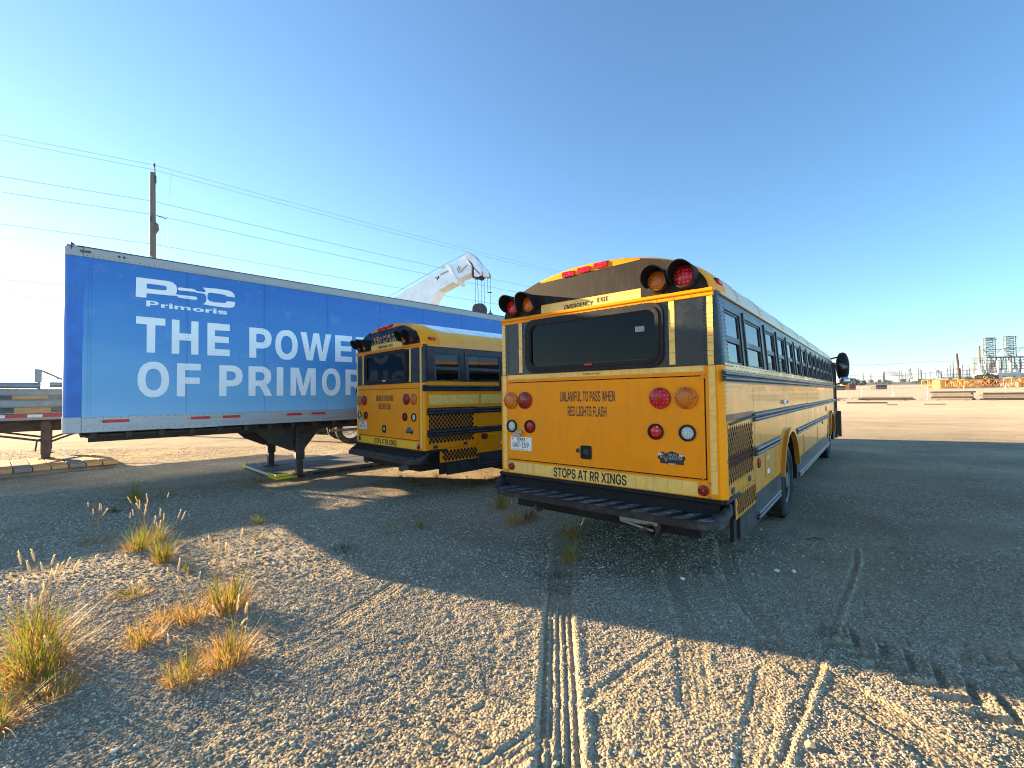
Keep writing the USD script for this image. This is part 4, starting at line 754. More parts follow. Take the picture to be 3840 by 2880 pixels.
# timber mats under the two trailers' legs
def timber_mat(name, label, loc, head, W, L, n, zt, layers, m1, ends=None, along=True):
    t = thing(name, label, 'timber mat', loc, head); g = np.random.default_rng(int(abs(loc[0]) * 100))
    for k in range(n):
        a, b = k * W / n, (k + 1) * W / n
        obj('plank', cbox(a + .006, b - .006, g.uniform(0, .015), L - g.uniform(0, .03), zt * .45, zt + g.uniform(-.004, .004), .006), m1, t)
    for y in np.linspace(.12, L - .12, layers): obj('cross_bearer', cbox(.004, W - .004, y - .10, y + .10, .0, zt * .45 - .002, .006), m1, t)
    return t
mt = timber_mat('timber_mat', 'flat dark mat with yellow corners under the blue trailer legs', (-6.74, 11.05, 0), .775, 2.42, 4.6, 8, .10, 9, 'mat_grey')
for x0, x1, y0, y1 in ((1.9, 2.425, -.012, .0), (-.006, .16, -.012, .0)): obj('yellow_corner', cbox(x0, x1, y0, y1, .0, .108, .004), 'yellow_paint', mt)
obj('yellow_corner', join(cbox(2.42, 2.434, -.012, .42, .004, .05, .003), cbox(2.42, 2.434, -.012, .42, .058, .108, .003)), 'yellow_paint', mt); obj('edge_strip', cbox(.17, 1.89, -.010, -.001, .03, .085, .003), 'tape_white', mt)
mt2 = timber_mat('timber_mat', 'sunlit pale timber mat with green corners under the flatbed legs', (-13.9, 11.25, 0), .86, 1.0, 1.0, 1, .0, 2, 'wood_pale') if False else None
t = thing('timber_mat', 'sunlit pale timber mat with green corners under the flatbed legs', 'timber mat', (-13.95, 11.05, 0), .70)
g = np.random.default_rng(31)
for k in range(9):
    y0 = k * .30; obj('plank', cbox(g.uniform(0, .04), 2.62 + g.uniform(-.05, .04), y0 + .008, y0 + .292, .10, .185 + g.uniform(-.006, .006), .007), 'wood_pale' if k % 3 else 'wood_weathered', t)
for x in (.15, .9, 1.65, 2.35): obj('cross_bearer', cbox(x, x + .22, .01, 2.69, 0, .098, .006), 'wood_weathered', t)
obj('painted_end', cbox(2.30, 2.66, -.004, .006, .01, .18, .003), 'green_paint', t); obj('painted_end', cbox(.9, 1.3, -.004, .006, .01, .18, .003), 'green_paint', t)

# ---------------------------------------------------------------- flatbed trailer with a load of steel, far left
FB = (-12.55, 11.72, 0); fb = thing('flatbed_trailer', 'dark flatbed trailer with red and white tape, behind the blue trailer nose', 'trailer', FB, .775)
obj('deck', join(*[cbox(-2.45, -.06, y, y + .29, 1.345, 1.395, .004) for y in np.arange(-10.8, 3.4, .3)]), 'wood_weathered', fb, kind='stuff')
obj('side_rail', cbox(-.06, .0, -10.8, 3.4, 1.24, 1.40, .008), 'galvanised', fb); obj('side_rail', cbox(-2.51, -2.45, -10.8, 3.4, 1.24, 1.40, .008), 'galvanised', fb)
for k in range(14):
    y = -5.9 + k * .66; obj('reflective_tape', P_side(sbox(y, 1.315, y + .38, 1.39), .0005, .003), 'tape_red', fb); obj('reflective_tape', P_side(sbox(y + .385, 1.315, y + .655, 1.39), .0005, .003), 'tape_white', fb)
for x in (-.5, -2.0): obj('main_beam', join(cbox(x - .08, x + .08, -10.8, 3.3, .93, .96, .004), cbox(x - .012, x + .012, -10.8, 3.3, .96, 1.2, .003), cbox(x - .08, x + .08, -10.8, 3.3, 1.2, 1.235, .004)), 'rusty_steel', fb)
obj('cross_member', join(*[cbox(-2.4, -.07, y, y + .08, 1.24, 1.34, .003) for y in np.arange(-5.8, 3.3, .6)]), 'rusty_steel', fb, kind='stuff')
for y in (-1.1, 1.0): obj('marker_plate', P_side(sbox(y, 1.0, y + .2, 1.22), -.41, -.405), 'tape_gold', fb)
for x in (-.30, -2.15):
    l_ = obj('landing_leg', join(cbox(x - .10, x + .10, .0, .20, .30, 1.24, .012), cbox(x - .085, x + .085, .015, .185, .19, .4, .01)), 'rusty_steel', fb); obj('leg_foot', cbox(x - .15, x + .15, -.05, .25, .186, .205, .008), 'rusty_steel', l_)
    obj('leg_brace', bar((x, 1.15, 1.05), (x, .16, .62), .05), 'rusty_steel', fb); obj('leg_brace', bar((x, -1.35, 1.0), (x, .04, .66), .055), 'rusty_steel', fb)
obj('crank_handle', tube([(-.18, .0, .72), (-.12, -.06, .7), (-.12, -.09, .42)], .018, 6), 'steel_black', fb)
def steel(name, label, x, y0, y1, z0, z1, w, mat='galvanised', kind='I', cat='steel beam'):
    t = thing(name, label, cat, FB, .775, 'steel load on the flatbed trailer')
    if kind == 'I':
        obj('flange', cbox(x - w / 2, x + w / 2, y0, y1, z0, z0 + .018, .003), mat, t); obj('flange', cbox(x - w / 2, x + w / 2, y0, y1, z1 - .018, z1, .003), mat, t); obj('web', cbox(x - w * .12, x + w * .38, y0, y1, z0 + .018, z1 - .018, .003), mat, t)
    else: obj('tube_wall', tube([(x, y0, (z0 + z1) / 2), (x, y1, (z0 + z1) / 2)], (z1 - z0) / 2, 14), mat, t, smooth=40); obj('end_flange', rev([(-.03, (z1 - z0) * .62), (.03, (z1 - z0) * .62), (.03, .001)], 18, 'y', (x, y1, (z0 + z1) / 2)), mat, t)
    return t
def block(label, x, y, z0, z1, l=.30):
    t = thing('wood_block', label, 'wood block', FB, .775, 'wood blocks under the steel load'); obj('block_face', cbox(x - .5, x + .08, y - l, y + l, z0, z1, .01), 'wood_pale', t)
steel('steel_beam', 'thick grey steel beam lying lowest on the flatbed load', -.35, -10.5, 1.05, 1.585, 1.785, .2)
steel('steel_beam', 'grey steel beam on wood blocks, second up on the flatbed load', -.45, -10.5, 1.6, 1.90, 2.07, .2)
steel('steel_pipe', 'flanged grey pipe on top of the flatbed load', -.6, -6.0, -.05, 2.08, 2.25, .15, kind='o', cat='pipe'); steel('steel_pipe', 'short flanged grey pipe beside the upright bracket', -.62, .15, 1.8, 2.12, 2.27, .15, kind='o', cat='pipe')
steel('steel_beam', 'grey beam at the back of the flatbed load', -1.5, -9.5, 2.6, 1.402, 1.95, .25)
for k_, (x_, z0_, z1_) in enumerate(((-.5, 2.30, 2.52), (-1.3, 2.28, 2.62), (-2.0, 2.0, 2.72))):
    steel('steel_beam', ('grey steel beam on the near edge of the tall end of the load, outside the frame', 'grey steel beam on the middle of the tall end of the load, outside the frame', 'grey steel beam on the far edge of the tall end of the load, outside the frame')[k_], x_, -10.5, (-.85, -.9, -.85)[k_], z0_, z1_, .24)
block('wood block under the lowest beam on the flatbed', -.35, -.15, 1.402, 1.582, .34); block('wood block between the two beams on the flatbed', -.42, -.2, 1.79, 1.895, .33); block('wood block at the left end of the flatbed load', -.42, -3.4, 1.402, 1.582)
t = thing('upright_bracket', 'grey upright bracket with a hooked arm on the steel load', 'bracket', FB, .775); obj('bracket_post', cbox(-.66, -.54, -.14, .0, 2.26, 2.62, .01), 'galvanised', t); obj('bracket_brace', bar((-.6, .0, 2.58), (-.6, .42, 2.33), .05), 'galvanised', t); obj('hook_arm', join(bar((-.6, .0, 2.36), (-.6, .68, 2.36), .022), bar((-.6, .68, 2.35), (-.6, .68, 2.50), .022)), 'trim_dark', t)
t = thing('light_mast', 'thin mast with a small flat head at the far left', 'mast', (-12.05, 10.0, 0), .7); obj('mast_pole', tube([(-.19, 0, 1.4), (-.19, 0, 2.72)], .022, 8), 'steel_black', t); obj('mast_head', cbox(-.35, .08, -.1, .1, 2.74, 2.79, .01), 'trim_dark', t); obj('mast_base', cbox(-.3, -.08, -.1, .1, 0, 1.4, .01), 'steel_black', t)

# white-rimmed wheels of a low trailer standing behind the blue trailer
tq = thing('low_trailer', 'low dark trailer on white rimmed wheels behind the blue trailer', 'trailer', (-6.1, 16.6, 0), .775 + .25)
obj('deck', cbox(-2.5, .1, -.8, 9.0, .98, 1.14, .01), 'steel_black', tq); obj('chassis', cbox(-1.7, -.7, -.4, 8.6, .7, .97, .01), 'steel_black', tq); obj('bumper_bar', bar((.06, -.75, .52), (.06, .85, .55), .05, .09), 'steel_black', tq)
for y in (.0, 1.3, 6.5): 
    for x in (-.12, -2.2): wheel(tq, 'wheel', (x, y, .50), 1 if x > -1 else -1, y < 0 and False, rim='rim_white', r=.5)

# ---------------------------------------------------------------- utility pole and wires
PX, PY = -18.0, 22.0
up_ = thing('utility_pole', 'weathered wooden power pole behind the blue trailer', 'utility pole', (PX, PY, 0))
obj('pole_shaft', tube([(.10, 0, -.3), (.02, 0, 6), (-.05, 0, 13.24)], [.155, .135, .115], 16), 'pole_wood', up_, smooth=40)
obj('top_pin', join(tube([(.10, 0, 12.8), (.03, 0, 13.62)], .025, 6), cbox(.06, .12, -.04, .04, 12.7, 13.1, .01)), 'steel_black', up_); obj('insulator', join(rev([(0, .04), (.05, .06), (.10, .035), (.15, .05), (.19, .001)], 12, 'z', (.02, 0, 13.56))), 'steel_black', up_, smooth=40)
for z in (13.05, 12.85, 11.2): obj('pole_bolt', bar((-.20, 0, z), (-.1, 0, z), .02), 'steel_black', up_)
obj('standoff_arm', bar((.10, .08, 11.08), (.43, .35, 11.0), .03), 'steel_black', up_); obj('pole_bracket', extr([(0, 10.1), (.16, 10.3), (.14, 10.6), (0, 10.75)], .08, ((1, 0, 0), (0, 0, 1), (0, -1, 0)), (.1, .04, 0)), 'pole_wood', up_)
for z, mt in ((10.7, 'trim_dark'), (8.7, 'tape_gold'), (6.4, 'trim_dark')): obj('pole_plate', cbox(-.06, .06, -.16, -.11, z, z + .26, .01), mt, up_)
DX, DY = .777, .629
def wire(name, label, z, sagr, sagl, r=.007, dz_r=0, dz_l=0, z0r=None):
    pts = []
    for s in np.linspace(-50, 0, 14): u = s / -50; pts.append((PX + DX * s, PY + DY * s, z + dz_l * u - 4 * sagl * u * (1 - u)))
    for s in np.linspace(0, 64, 18)[1:]: u = s / 64; pts.append((PX + DX * s, PY + DY * s, z + dz_r * u - 4 * sagr * u * (1 - u)))
    obj(name, tube(pts, r, 5), 'cable', label=label, cat='power line', group='power lines on the wooden pole')
wire('power_line', 'topmost thin power wire on the wooden pole', 13.64, .6, .9); wire('power_line', 'second thin power wire, just under the topmost one', 13.40, .6, .9)
wire('power_line', 'third wire down on the wooden pole', 11.78, .7, .8, .010); wire('power_line', 'fourth wire down on the wooden pole', 11.10, .7, .8, .010); wire('power_line', 'lowest wire meeting the pole just above the trailer roof', 9.60, .5, .5, .010)
wire('power_line', 'low wire left of the trailer, upper of the two', 7.15, .4, .4, .009); wire('power_line', 'low wire left of the trailer, lower of the two', 6.5, .4, .4, .009)
obj('drop_wire', tube([(PX + .56, PY + .45, 13.55), (PX + .50, PY + .40, 12.6), (PX + .43, PY + .35, 11.0), (PX + .44, PY + .36, 9.9), (PX + .44, PY + .36, 9.5), (PX + .2, PY + .3, 8.4), (PX + .1, PY + .1, 7)], .006, 5), 'cable', label='thin drop wire hanging down beside the wooden pole', cat='wire')

# ---------------------------------------------------------------- crane behind the trailer
E1 = np.array([.929, -.370, 0]); NB = np.array([-.370, -.929, 0]); CO = np.array([-1.8372, 19.5, 0])
cr_h = math.atan2(E1[0], E1[1]) - pi / 2      # local +x along E1, local -y towards the camera
cr = thing('mobile_crane', 'white mobile crane, boom raised over the blue trailer roof', 'crane', CO, cr_h); UsdGeom.Xformable(cr).AddScaleOp().Set(Gf.Vec3f(.904, 1, 1))
def bm(poly, w, off=0.0): return extr(poly, w, REAR, (0, w / 2 - off, 0))
base = [(-9.6, 4.52), (-.974, 7.576), (-.785, 7.297), (-.634, 6.943), (-.705, 6.802), (-1.538, 6.513), (-1.963, 6.001), (-2.4, 5.72), (-9.3, 3.45)]
obj('boom_section', bm(Polygon(base).buffer(-.03).buffer(.03, quad_segs=3), .62), 'white_paint', cr, smooth=25)
obj('boom_section', bm(Polygon([(-1.2, 7.45), (-.062, 7.85), (.18, 7.52), (.231, 7.3), (.2, 7.1), (-.429, 6.94), (-.9, 6.85)]), .52), 'white_paint', cr, smooth=25)
obj('boom_collar', bm([(-1.079, 7.579), (-.921, 7.64), (-.819, 7.413), (-.414, 6.774), (-.534, 6.703), (-.705, 6.802), (-.635, 6.916), (-.853, 7.418)], .70), 'white_paint', cr)
obj('boom_rim', bm([(-.062, 7.86), (.037, 7.80), (.297, 7.425), (.276, 7.132), (.193, 7.091), (.231, 7.435)], .60), 'white_paint', cr); obj('boom_mouth', bm([(.05, 7.75), (.36, 7.4), (.50, 6.93), (.28, 6.92), (.27, 7.13), (.25, 7.42)], .44), 'steel_black', cr)
hd = [(-.1, 7.98), (.124, 8.034), (.401, 7.85), (.748, 7.245), (.824, 6.968), (.615, 6.907), (.421, 6.95), (.40, 7.36), (.103, 7.74), (-.1, 7.74)]
obj('boom_head', extr(hd, .03, REAR, (0, -.25, 0)), 'white_paint', cr); obj('boom_head', extr(hd, .03, REAR, (0, .28, 0)), 'white_paint', cr); obj('head_box', bm([(-.40, 7.79), (-.06, 7.96), (.10, 7.86), (-.064, 7.74)], .5), 'white_paint', cr)
obj('head_web', join(bm([(.40, 7.75), (.44, 7.77), (.80, 7.15), (.76, 7.12)], .46), bm([(.1, 7.95), (.3, 7.88), (.3, 7.84), (.1, 7.9)], .46)), 'white_paint', cr)
obj('jib_tip', join(extr([(.76, 7.19), (.906, 7.19), (1.12, 7.03), (1.12, 6.90), (.80, 6.93)], .02, REAR, (0, -.10, 0)), extr([(.76, 7.19), (.906, 7.19), (1.12, 7.03), (1.12, 6.90), (.80, 6.93)], .02, REAR, (0, .12, 0))), 'white_paint', cr)
def sheave(c, r, n=1): return join(*[rev([(-.03, r * .3), (-.03, r), (-.01, r * .86), (.01, r * .86), (.03, r), (.03, r * .3)], 24, 'y', (c[0], .09 * (k - (n - 1) / 2), c[1])) for k in range(n)])
obj('sheave', sheave((1.03, 6.965), .115), 'tape_gold', cr, smooth=35); obj('sheave', sheave((.02, 7.97), .13, 3), 'tape_gold', cr, smooth=35); obj('sheave', sheave((.60, 6.98), .14, 4), 'steel_black', cr, smooth=35); obj('sheave', sheave((-1.45, 7.60), .085), 'tape_gold', cr, smooth=35); obj('sheave_bracket', join(bar((-1.45, 0, 7.6), (-1.30, 0, 7.45), .04), bar((-1.45, 0, 7.55), (-1.5, 0, 7.42), .04)), 'white_paint', cr)
obj('hydraulic_hose', tube([(-.50, -.29, 7.32), (-.42, -.31, 7.48), (-.34, -.30, 7.42), (-.44, -.29, 7.2), (-.3, -.29, 7.22), (-.05, -.29, 7.42), (.1, -.29, 7.5)], .012, 6), 'steel_black', cr, smooth=True); obj('hydraulic_hose', tube([(.05, -.27, 7.75), (.28, -.29, 7.55), (.42, -.30, 7.3), (.62, -.3, 7.12), (.75, -.28, 7.0)], .018, 6), 'steel_black', cr, smooth=True)
def rope(pts, y, r=.011): return tube([(p[0], y, p[1]) for p in pts], r, 5)
obj('hoist_rope', rope([(-8.5, 5.42), (-4.499, 6.632), (-1.471, 7.68), (-.05, 8.10)], -.08), 'cable', cr); obj('hoist_rope', rope([(-8.5, 5.3), (-3.9, 6.72), (-.974, 7.66), (.0, 8.06)], .12), 'cable', cr); obj('hoist_rope', rope([(.12, 8.05), (.401, 7.87), (1.14, 7.03)], .0), 'cable', cr)
for (a, b, y) in (((.436, 6.95), (.42, 5.72), -.2), ((.485, 6.95), (.56, 5.75), -.1), ((.678, 6.92), (.637, 5.75), .0), ((.742, 6.92), (.752, 5.74), .1), ((1.02, 6.9), (1.02, 6.25), -.05), ((1.125, 6.95), (1.101, 5.35), .05)): obj('hoist_rope', rope([a, b], y), 'cable', cr)
hb = obj('hook_block', bm(Polygon([(.30, 5.62), (.40, 5.72), (.70, 5.74), (.82, 5.66), (.86, 5.5), (.78, 5.12), (.36, 5.12), (.28, 5.45)]).buffer(.02), .05, .2), 'steel_black', cr)
for k in range(5): obj('block_plate', bm(Polygon([(.28 + .03 * k, 5.64), (.38 + .03 * k, 5.73), (.66 + .03 * k, 5.75), (.80 + .025 * k, 5.66), (.84 + .02 * k, 5.5), (.77 + .02 * k, 5.14), (.38 + .02 * k, 5.14)]), .03, -.2 + .09 * k), 'steel_black' if k % 2 else 'trim_dark', hb)
obj('headache_ball', join(cbox(1.03, 1.20, -.08, .08, 5.17, 5.34, .02), tube([(1.11, 0, 5.3), (1.11, 0, 5.46)], .03, 8)), 'steel_black', cr); obj('limit_bar', bar((.98, 0, 6.25), (1.2, 0, 6.22), .035), 'steel_black', cr)
tx = Polygon([(0, 0), (1, 0), (1, 1), (0, 1)])
def skew_text(text, x0, x1, z0, sl, h, wgt=750): g_ = fit_text(text, 0, x1 - x0, 0, h, wgt); return affinity.affine_transform(g_, [1, 0, sl, 1, x0, z0])
obj('lettering', extr(skew_text('TADANO', -1.455, -.985, 7.15, .285, .085), .003, REAR, (0, -.311, 0)), 'lettering_black', cr, label='black maker lettering TADANO on the boom')
obj('logo', extr([(-1.766, 7.109), (-1.60, 7.145), (-1.69, 7.03)], .003, REAR, (0, -.311, 0)), 'logo_blue', cr, label='blue triangle of the boom logo'); obj('logo', extr([(-1.585, 7.148), (-1.494, 7.167), (-1.52, 7.09), (-1.49, 7.05), (-1.56, 7.04), (-1.605, 6.958), (-1.66, 6.985)], .003, REAR, (0, -.311, 0)), 'lettering_black', cr, label='black part of the boom logo')
obj('turntable', join(rev([(1.5, .9), (1.75, .9), (1.75, .001)], 24, 'z', (-10.0, 0, 0)), cbox(-11.6, -8.4, -1.2, 1.2, 1.76, 2.3, .05), cbox(-11.6, -10.6, -1.25, 1.25, 2.3, 3.2, .06), cbox(-10.3, -8.9, -.5, .5, 2.3, 4.2, .05)), 'white_paint', cr); obj('operator_cab', cbox(-10.2, -8.3, -1.35, -.55, 1.8, 3.3, .08), 'white_paint', cr); obj('lift_cylinder', tube([(-8.6, 0, 2.3), (-6.2, 0, 5.0)], .14, 12), 'chrome', cr, smooth=40)
obj('carrier', join(cbox(-15, -5.5, -1.35, 1.35, .85, 1.5, .04), cbox(-7.4, -5.4, -1.35, 1.35, 1.5, 2.4, .1)), 'white_paint', cr)
for y in (-1.15, 1.15):
    for x in (-14, -12.5, -8.2, -6.7): 
        m = rev([(-.15, .33), (-.17, .5), (-.1, .58), (.1, .58), (.17, .5), (.15, .33), (.05, .3), (.05, .001)], 28, 'y', (x, y, .58)); obj('wheel', m, 'tyre', cr, smooth=40)

# ---------------------------------------------------------------- weeds and litter on the yard
def blades(n, h, spread, lean, width, g, flat=.0, curl=.5, r0=.05):
    V, F, k = [], [], 0
    for i in range(n):
        a = g.uniform(0, 2 * pi); rr = r0 * math.sqrt(g.uniform(0, 1)); L = h * g.uniform(.45, 1.1); w = width * g.uniform(.6, 1.3)
        b = np.array([rr * math.cos(a), rr * math.sin(a), -.008]); d = np.array([math.cos(a) * spread + lean[0], math.sin(a) * spread + lean[1], 0]) * g.uniform(.2, 1.3) + g.normal(0, .12, 3) * np.array([1, 1, 0])
        up = max(.05, 1 - flat); t = np.linspace(0, 1, 5)
        kk = g.normal(0, .22, 3) * np.array([1, 1, .3]); P = b + L * (np.outer(t, [0, 0, up]) + np.outer(t ** (1 + curl), d) + np.outer(t * t * (t - .35), kk * 1.6)); P[:, 2] -= L * .35 * curl * np.linalg.norm(d) * t ** 2.6
        P[:, 2] = np.maximum(P[:, 2], .004)
        s = np.array([-math.sin(a + g.normal(0, .7)), math.cos(a), 0]); W = (w * (1 - t ** 1.5) * (.55 + .9 * t * (1 - t) * 2))[:, None] * s
        q = np.vstack([P - W, P + W]); V.append(q)
        F += [[k + j, k + j + 1, k + 5 + j + 1, k + 5 + j] for j in range(4)]; k += 10
    return np.vstack(V), tri(F)
def seed_head(p, d, L, g):
    """a fluffy spike of fine bristles"""
    V, F, k = [], [], 0; d = d / np.linalg.norm(d); _, a, b = frame(d)
    for i in range(22):
        t = i / 22; q = p + d * L * t; an = g.uniform(0, 2 * pi); o = (math.cos(an) * a + math.sin(an) * b); l_ = L * (.34 - .16 * abs(t - .4)); e = q + o * l_ * .42 + d * l_ * .9; s = np.cross(o, d) * .0030
        V += [q - s, q + s, e]; F.append([k, k + 1, k + 2]); k += 3
    c = tube([p, p + d * L * .4, p + d * L * .92], [.0035, .0075, .0016], 5)
    return join(c, (np.array(V), np.array(F)))
def tuft(label, x, y, h, n, dry, stalks, hs, seed, lean=(0, 0), flat=0, dark=False, r0=.06, group=None):
    g = np.random.default_rng(seed); z = float(height(np.array([x]), np.array([y]))[0])
    t = thing('grass_tuft', label, 'grass tuft', (x, y, z), g.uniform(0, 6.28) if lean == (0, 0) else 0, group)
    ng = int(n * (1 - dry) * .8); nd = int(n * 1.25) - ng
    if ng: obj('green_blades', blades(ng, h, .42, lean, .0032 + h * .004, g, flat, .55, r0), 'grass_dark' if dark else 'grass_green', t, kind='stuff')
    if nd: obj('dry_blades', blades(nd, h * .72, .95, lean, .0026 + h * .003, g, flat, .75, r0 * 1.35), 'grass_dark' if dark and dry < .5 else 'grass_dry', t, kind='stuff')
    for k in range(stalks):
        a = g.uniform(0, 2 * pi); b = np.array([r0 * .6 * math.cos(a), r0 * .6 * math.sin(a), 0]); L = hs * g.uniform(.72, 1.08); d = np.array([g.normal(0, .16) + lean[0] * .5, g.normal(0, .16) + lean[1] * .5, 1.0]); d /= np.linalg.norm(d)
        bend = np.array([g.normal(0, .10), g.normal(0, .10), 0]); tt = np.linspace(0, 1, 6); P = b + np.outer(tt, d * L) + np.outer(tt ** 2, bend * L)
        s_ = obj('stalk', tube(P, np.linspace(.0020, .0010, 6), 4), 'grass_dry' if g.uniform() < .6 else 'grass_green', t); obj('seed_head', seed_head(P[-1], P[-1] - P[-2], g.uniform(.055, .10), g), 'seed_fluff', s_)
TUFTS = [
    ('tall grass clump cut by the left frame edge, lowest in view', -2.80, 2.36, .36, 150, .55, 6, .55, 1, .09), ('big tall grass clump with many seed heads at far left', -3.02, 2.80, .40, 190, .45, 14, .62, 2, .10), ('tall grass clump just behind the big far left clump', -3.35, 3.14, .34, 120, .45, 9, .58, 3, .09), ('dry grass clump right of the big far left clump', -2.72, 2.62, .22, 90, .85, 2, .34, 33, .07),
    ('matted shaded grass tuft left of the first sunlit green tuft', -5.15, 5.45, .20, 90, .5, 5, .42, 4, .10), ('bright green sunlit tuft with pale seed heads, farthest of the sunlit ones', -4.30, 5.08, .30, 110, .35, 5, .46, 5, .08), ('green tuft joined behind the farthest sunlit tuft', -4.38, 5.40, .28, 90, .3, 6, .50, 6, .08), ('narrow green sunlit tuft beside the farthest sunlit tuft', -3.72, 4.70, .30, 100, .3, 7, .46, 7, .06), ('tiny green sprig in front of the narrow green tuft', -3.27, 4.43, .14, 24, .2, 0, .2, 8, .025),
    ('flattened yellow green tuft bent to the left', -3.35, 3.92, .24, 100, .55, 2, .3, 9, .07), ('dry orange tuft at the left of the middle grass group', -2.63, 3.15, .22, 90, .8, 2, .38, 10, .07), ('small dry tuft in the middle grass group', -2.70, 3.43, .18, 60, .75, 3, .36, 11, .06), ('dry tuft leaning against the tall middle tuft', -2.52, 3.47, .22, 90, .8, 3, .36, 12, .07), ('tall tuft with seed heads, farthest in the middle grass group', -2.36, 3.68, .34, 150, .5, 11, .50, 13, .09),
    ('green and orange tuft nearest the camera in the middle', -2.04, 2.74, .21, 85, .55, 1, .3, 14, .055), ('large dry orange tuft nearest the camera in the middle', -1.90, 2.95, .26, 170, .85, 5, .36, 15, .085),
    ('thin upright weed on the shaded gravel before the blue trailer', -6.40, 7.50, .42, 60, .3, 3, .5, 16, .06), ('small low weed beside the thin upright weed', -6.25, 7.95, .16, 40, .4, 0, .2, 17, .06), ('tiny dark weed left on the shaded gravel', -6.18, 6.88, .12, 40, .4, 0, .2, 18, .06),
    ('dark weed before the yellow mat corner', -5.30, 9.2, .24, 50, .6, 2, .4, 19, .07), ('upright green tuft on the shaded gravel below the mat corner', -3.54, 6.16, .26, 60, .2, 0, .3, 20, .05), ('faint small sprig below the upright green tuft', -3.13, 5.42, .16, 22, .2, 0, .3, 21, .03),
    ('spiky green tuft between the mat and the front bus', -1.23, 5.80, .17, 40, .15, 0, .2, 22, .03), ('low dark dead weed left of the spiky green tuft', -1.62, 5.70, .12, 60, .6, 0, .2, 23, .12), ('small sprawling green weed under the spiky tuft', -1.33, 5.14, .10, 40, .2, 0, .2, 24, .05), ('low dark green weed at the shadow edge', -1.90, 4.98, .12, 60, .2, 0, .2, 25, .10),
    ('thin green weed on the sand before the front bus', .58, 4.62, .30, 40, .25, 2, .42, 26, .05), ('dark sprawling weed patch before the front bus', .38, 4.12, .13, 150, .3, 0, .2, 27, .17), ('dry brown tuft under the front bumper, right one', .68, 5.40, .26, 70, .75, 1, .36, 28, .06),
    ('tall thin grass by the left corner of the front bus', -.20, 6.75, .40, 60, .4, 3, .6, 29, .06), ('dry tuft under the front bumper, left one', -.02, 5.98, .28, 60, .8, 1, .34, 30, .05), ('dark clumped tuft under the front bumper', .20, 6.15, .22, 90, .5, 0, .3, 31, .09)]
for lb, x, y, h, n, dry, st, hs, sd, r0 in TUFTS:
    h, n, r0 = h * 1.18, int(n * 1.3), r0 * 1.2; dry = min(.9, dry + .12) if 'dark' not in lb else dry
    flat = .6 if 'flattened' in lb or 'matted' in lb or 'sprawling' in lb else .35 if 'low' in lb else 0
    tuft(lb, x, y, h, n, dry, st, hs, sd, (-.55, .1) if 'flattened' in lb else (0, 0), flat, 'dark' in lb or 'dead' in lb, r0, 'grass tufts growing in the yard')
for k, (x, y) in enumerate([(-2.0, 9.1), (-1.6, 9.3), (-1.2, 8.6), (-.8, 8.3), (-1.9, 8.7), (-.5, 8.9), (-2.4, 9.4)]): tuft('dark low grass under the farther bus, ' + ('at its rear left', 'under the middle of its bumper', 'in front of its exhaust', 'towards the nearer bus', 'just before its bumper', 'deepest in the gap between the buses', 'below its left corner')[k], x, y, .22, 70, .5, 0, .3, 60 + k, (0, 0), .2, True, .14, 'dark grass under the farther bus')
LIT = [(-3.0, 2.35, .3), (-2.15, 2.35, 1.2), (-1.75, 3.45, .5), (-2.8, 2.9, 2.1), (-1.3, 3.3, .2), (-2.2, 2.2, .7), (-1.6, 3.9, 2.6), (-3.6, 3.7, .4), (-2.35, 2.05, 2.0)]
for k, (x, y, a) in enumerate(LIT):
    g = np.random.default_rng(80 + k); L = g.uniform(.05, .11); z = float(height(np.array([x]), np.array([y]))[0])
    P = np.array([(x + math.cos(a) * L * (t - .5), y + math.sin(a) * L * (t - .5), z + .012 + .010 * math.sin(t * 3)) for t in np.linspace(0, 1, 5)]); W = np.outer(np.array([.1, .8, 1, .7, .05]) * .007, [-math.sin(a), math.cos(a), .3])
    obj('straw', (np.vstack([P - W, P + W]), tri([[j, j + 1, 6 + j, 5 + j] for j in range(4)])), 'seed_fluff', label='pale dry straw on the gravel, ' + ('below the big far left clump', 'nearest below the green and orange tuft', 'right of the tall middle tuft', 'right of the big far left clump', 'farthest right, on open gravel', 'near the bottom, left of the middle', 'highest one, by the shadow edge', 'left, behind the far left clump', 'lowest in the picture')[k], cat='straw', group='dry straws on the gravel')
for k, (x, y, L, lb) in enumerate([(3.35, 5.1, .22, 'short dark stick on the shaded gravel right of the bus'), (2.35, 4.75, .12, 'small dark twig near the rear wheel tracks'), (1.75, 4.35, .10, 'small dark twig below the bus bumper'), (.95, 5.2, .14, 'small twig close under the bumper')]):
    z = float(height(np.array([x]), np.array([y]))[0]); obj('twig', tube([(x, y, z + .012), (x + L * .5, y + .02, z + .02), (x + L, y - .01, z + .012)], [.008, .011, .006], 6), 'twig', label=lb, cat='twig')
for k, (x, y, lb) in enumerate([(2.52, 4.28, 'white stone on the shaded sand, left of a pair'), (2.66, 4.24, 'white stone on the shaded sand, right of a pair'), (1.55, 4.12, 'pale stone near the curved tyre track'), (1.42, 2.18, 'pale yellow stone by the straight rut')]):
    m = move(stone(k + 1), (0, 0, 0), k, .028); z = float(height(np.array([x]), np.array([y]))[0]); obj('pale_stone', (m[0] + np.array([x, y, z + .010]), m[1]), 'plate_white' if k < 3 else 'seed_fluff', label=lb, cat='stone')

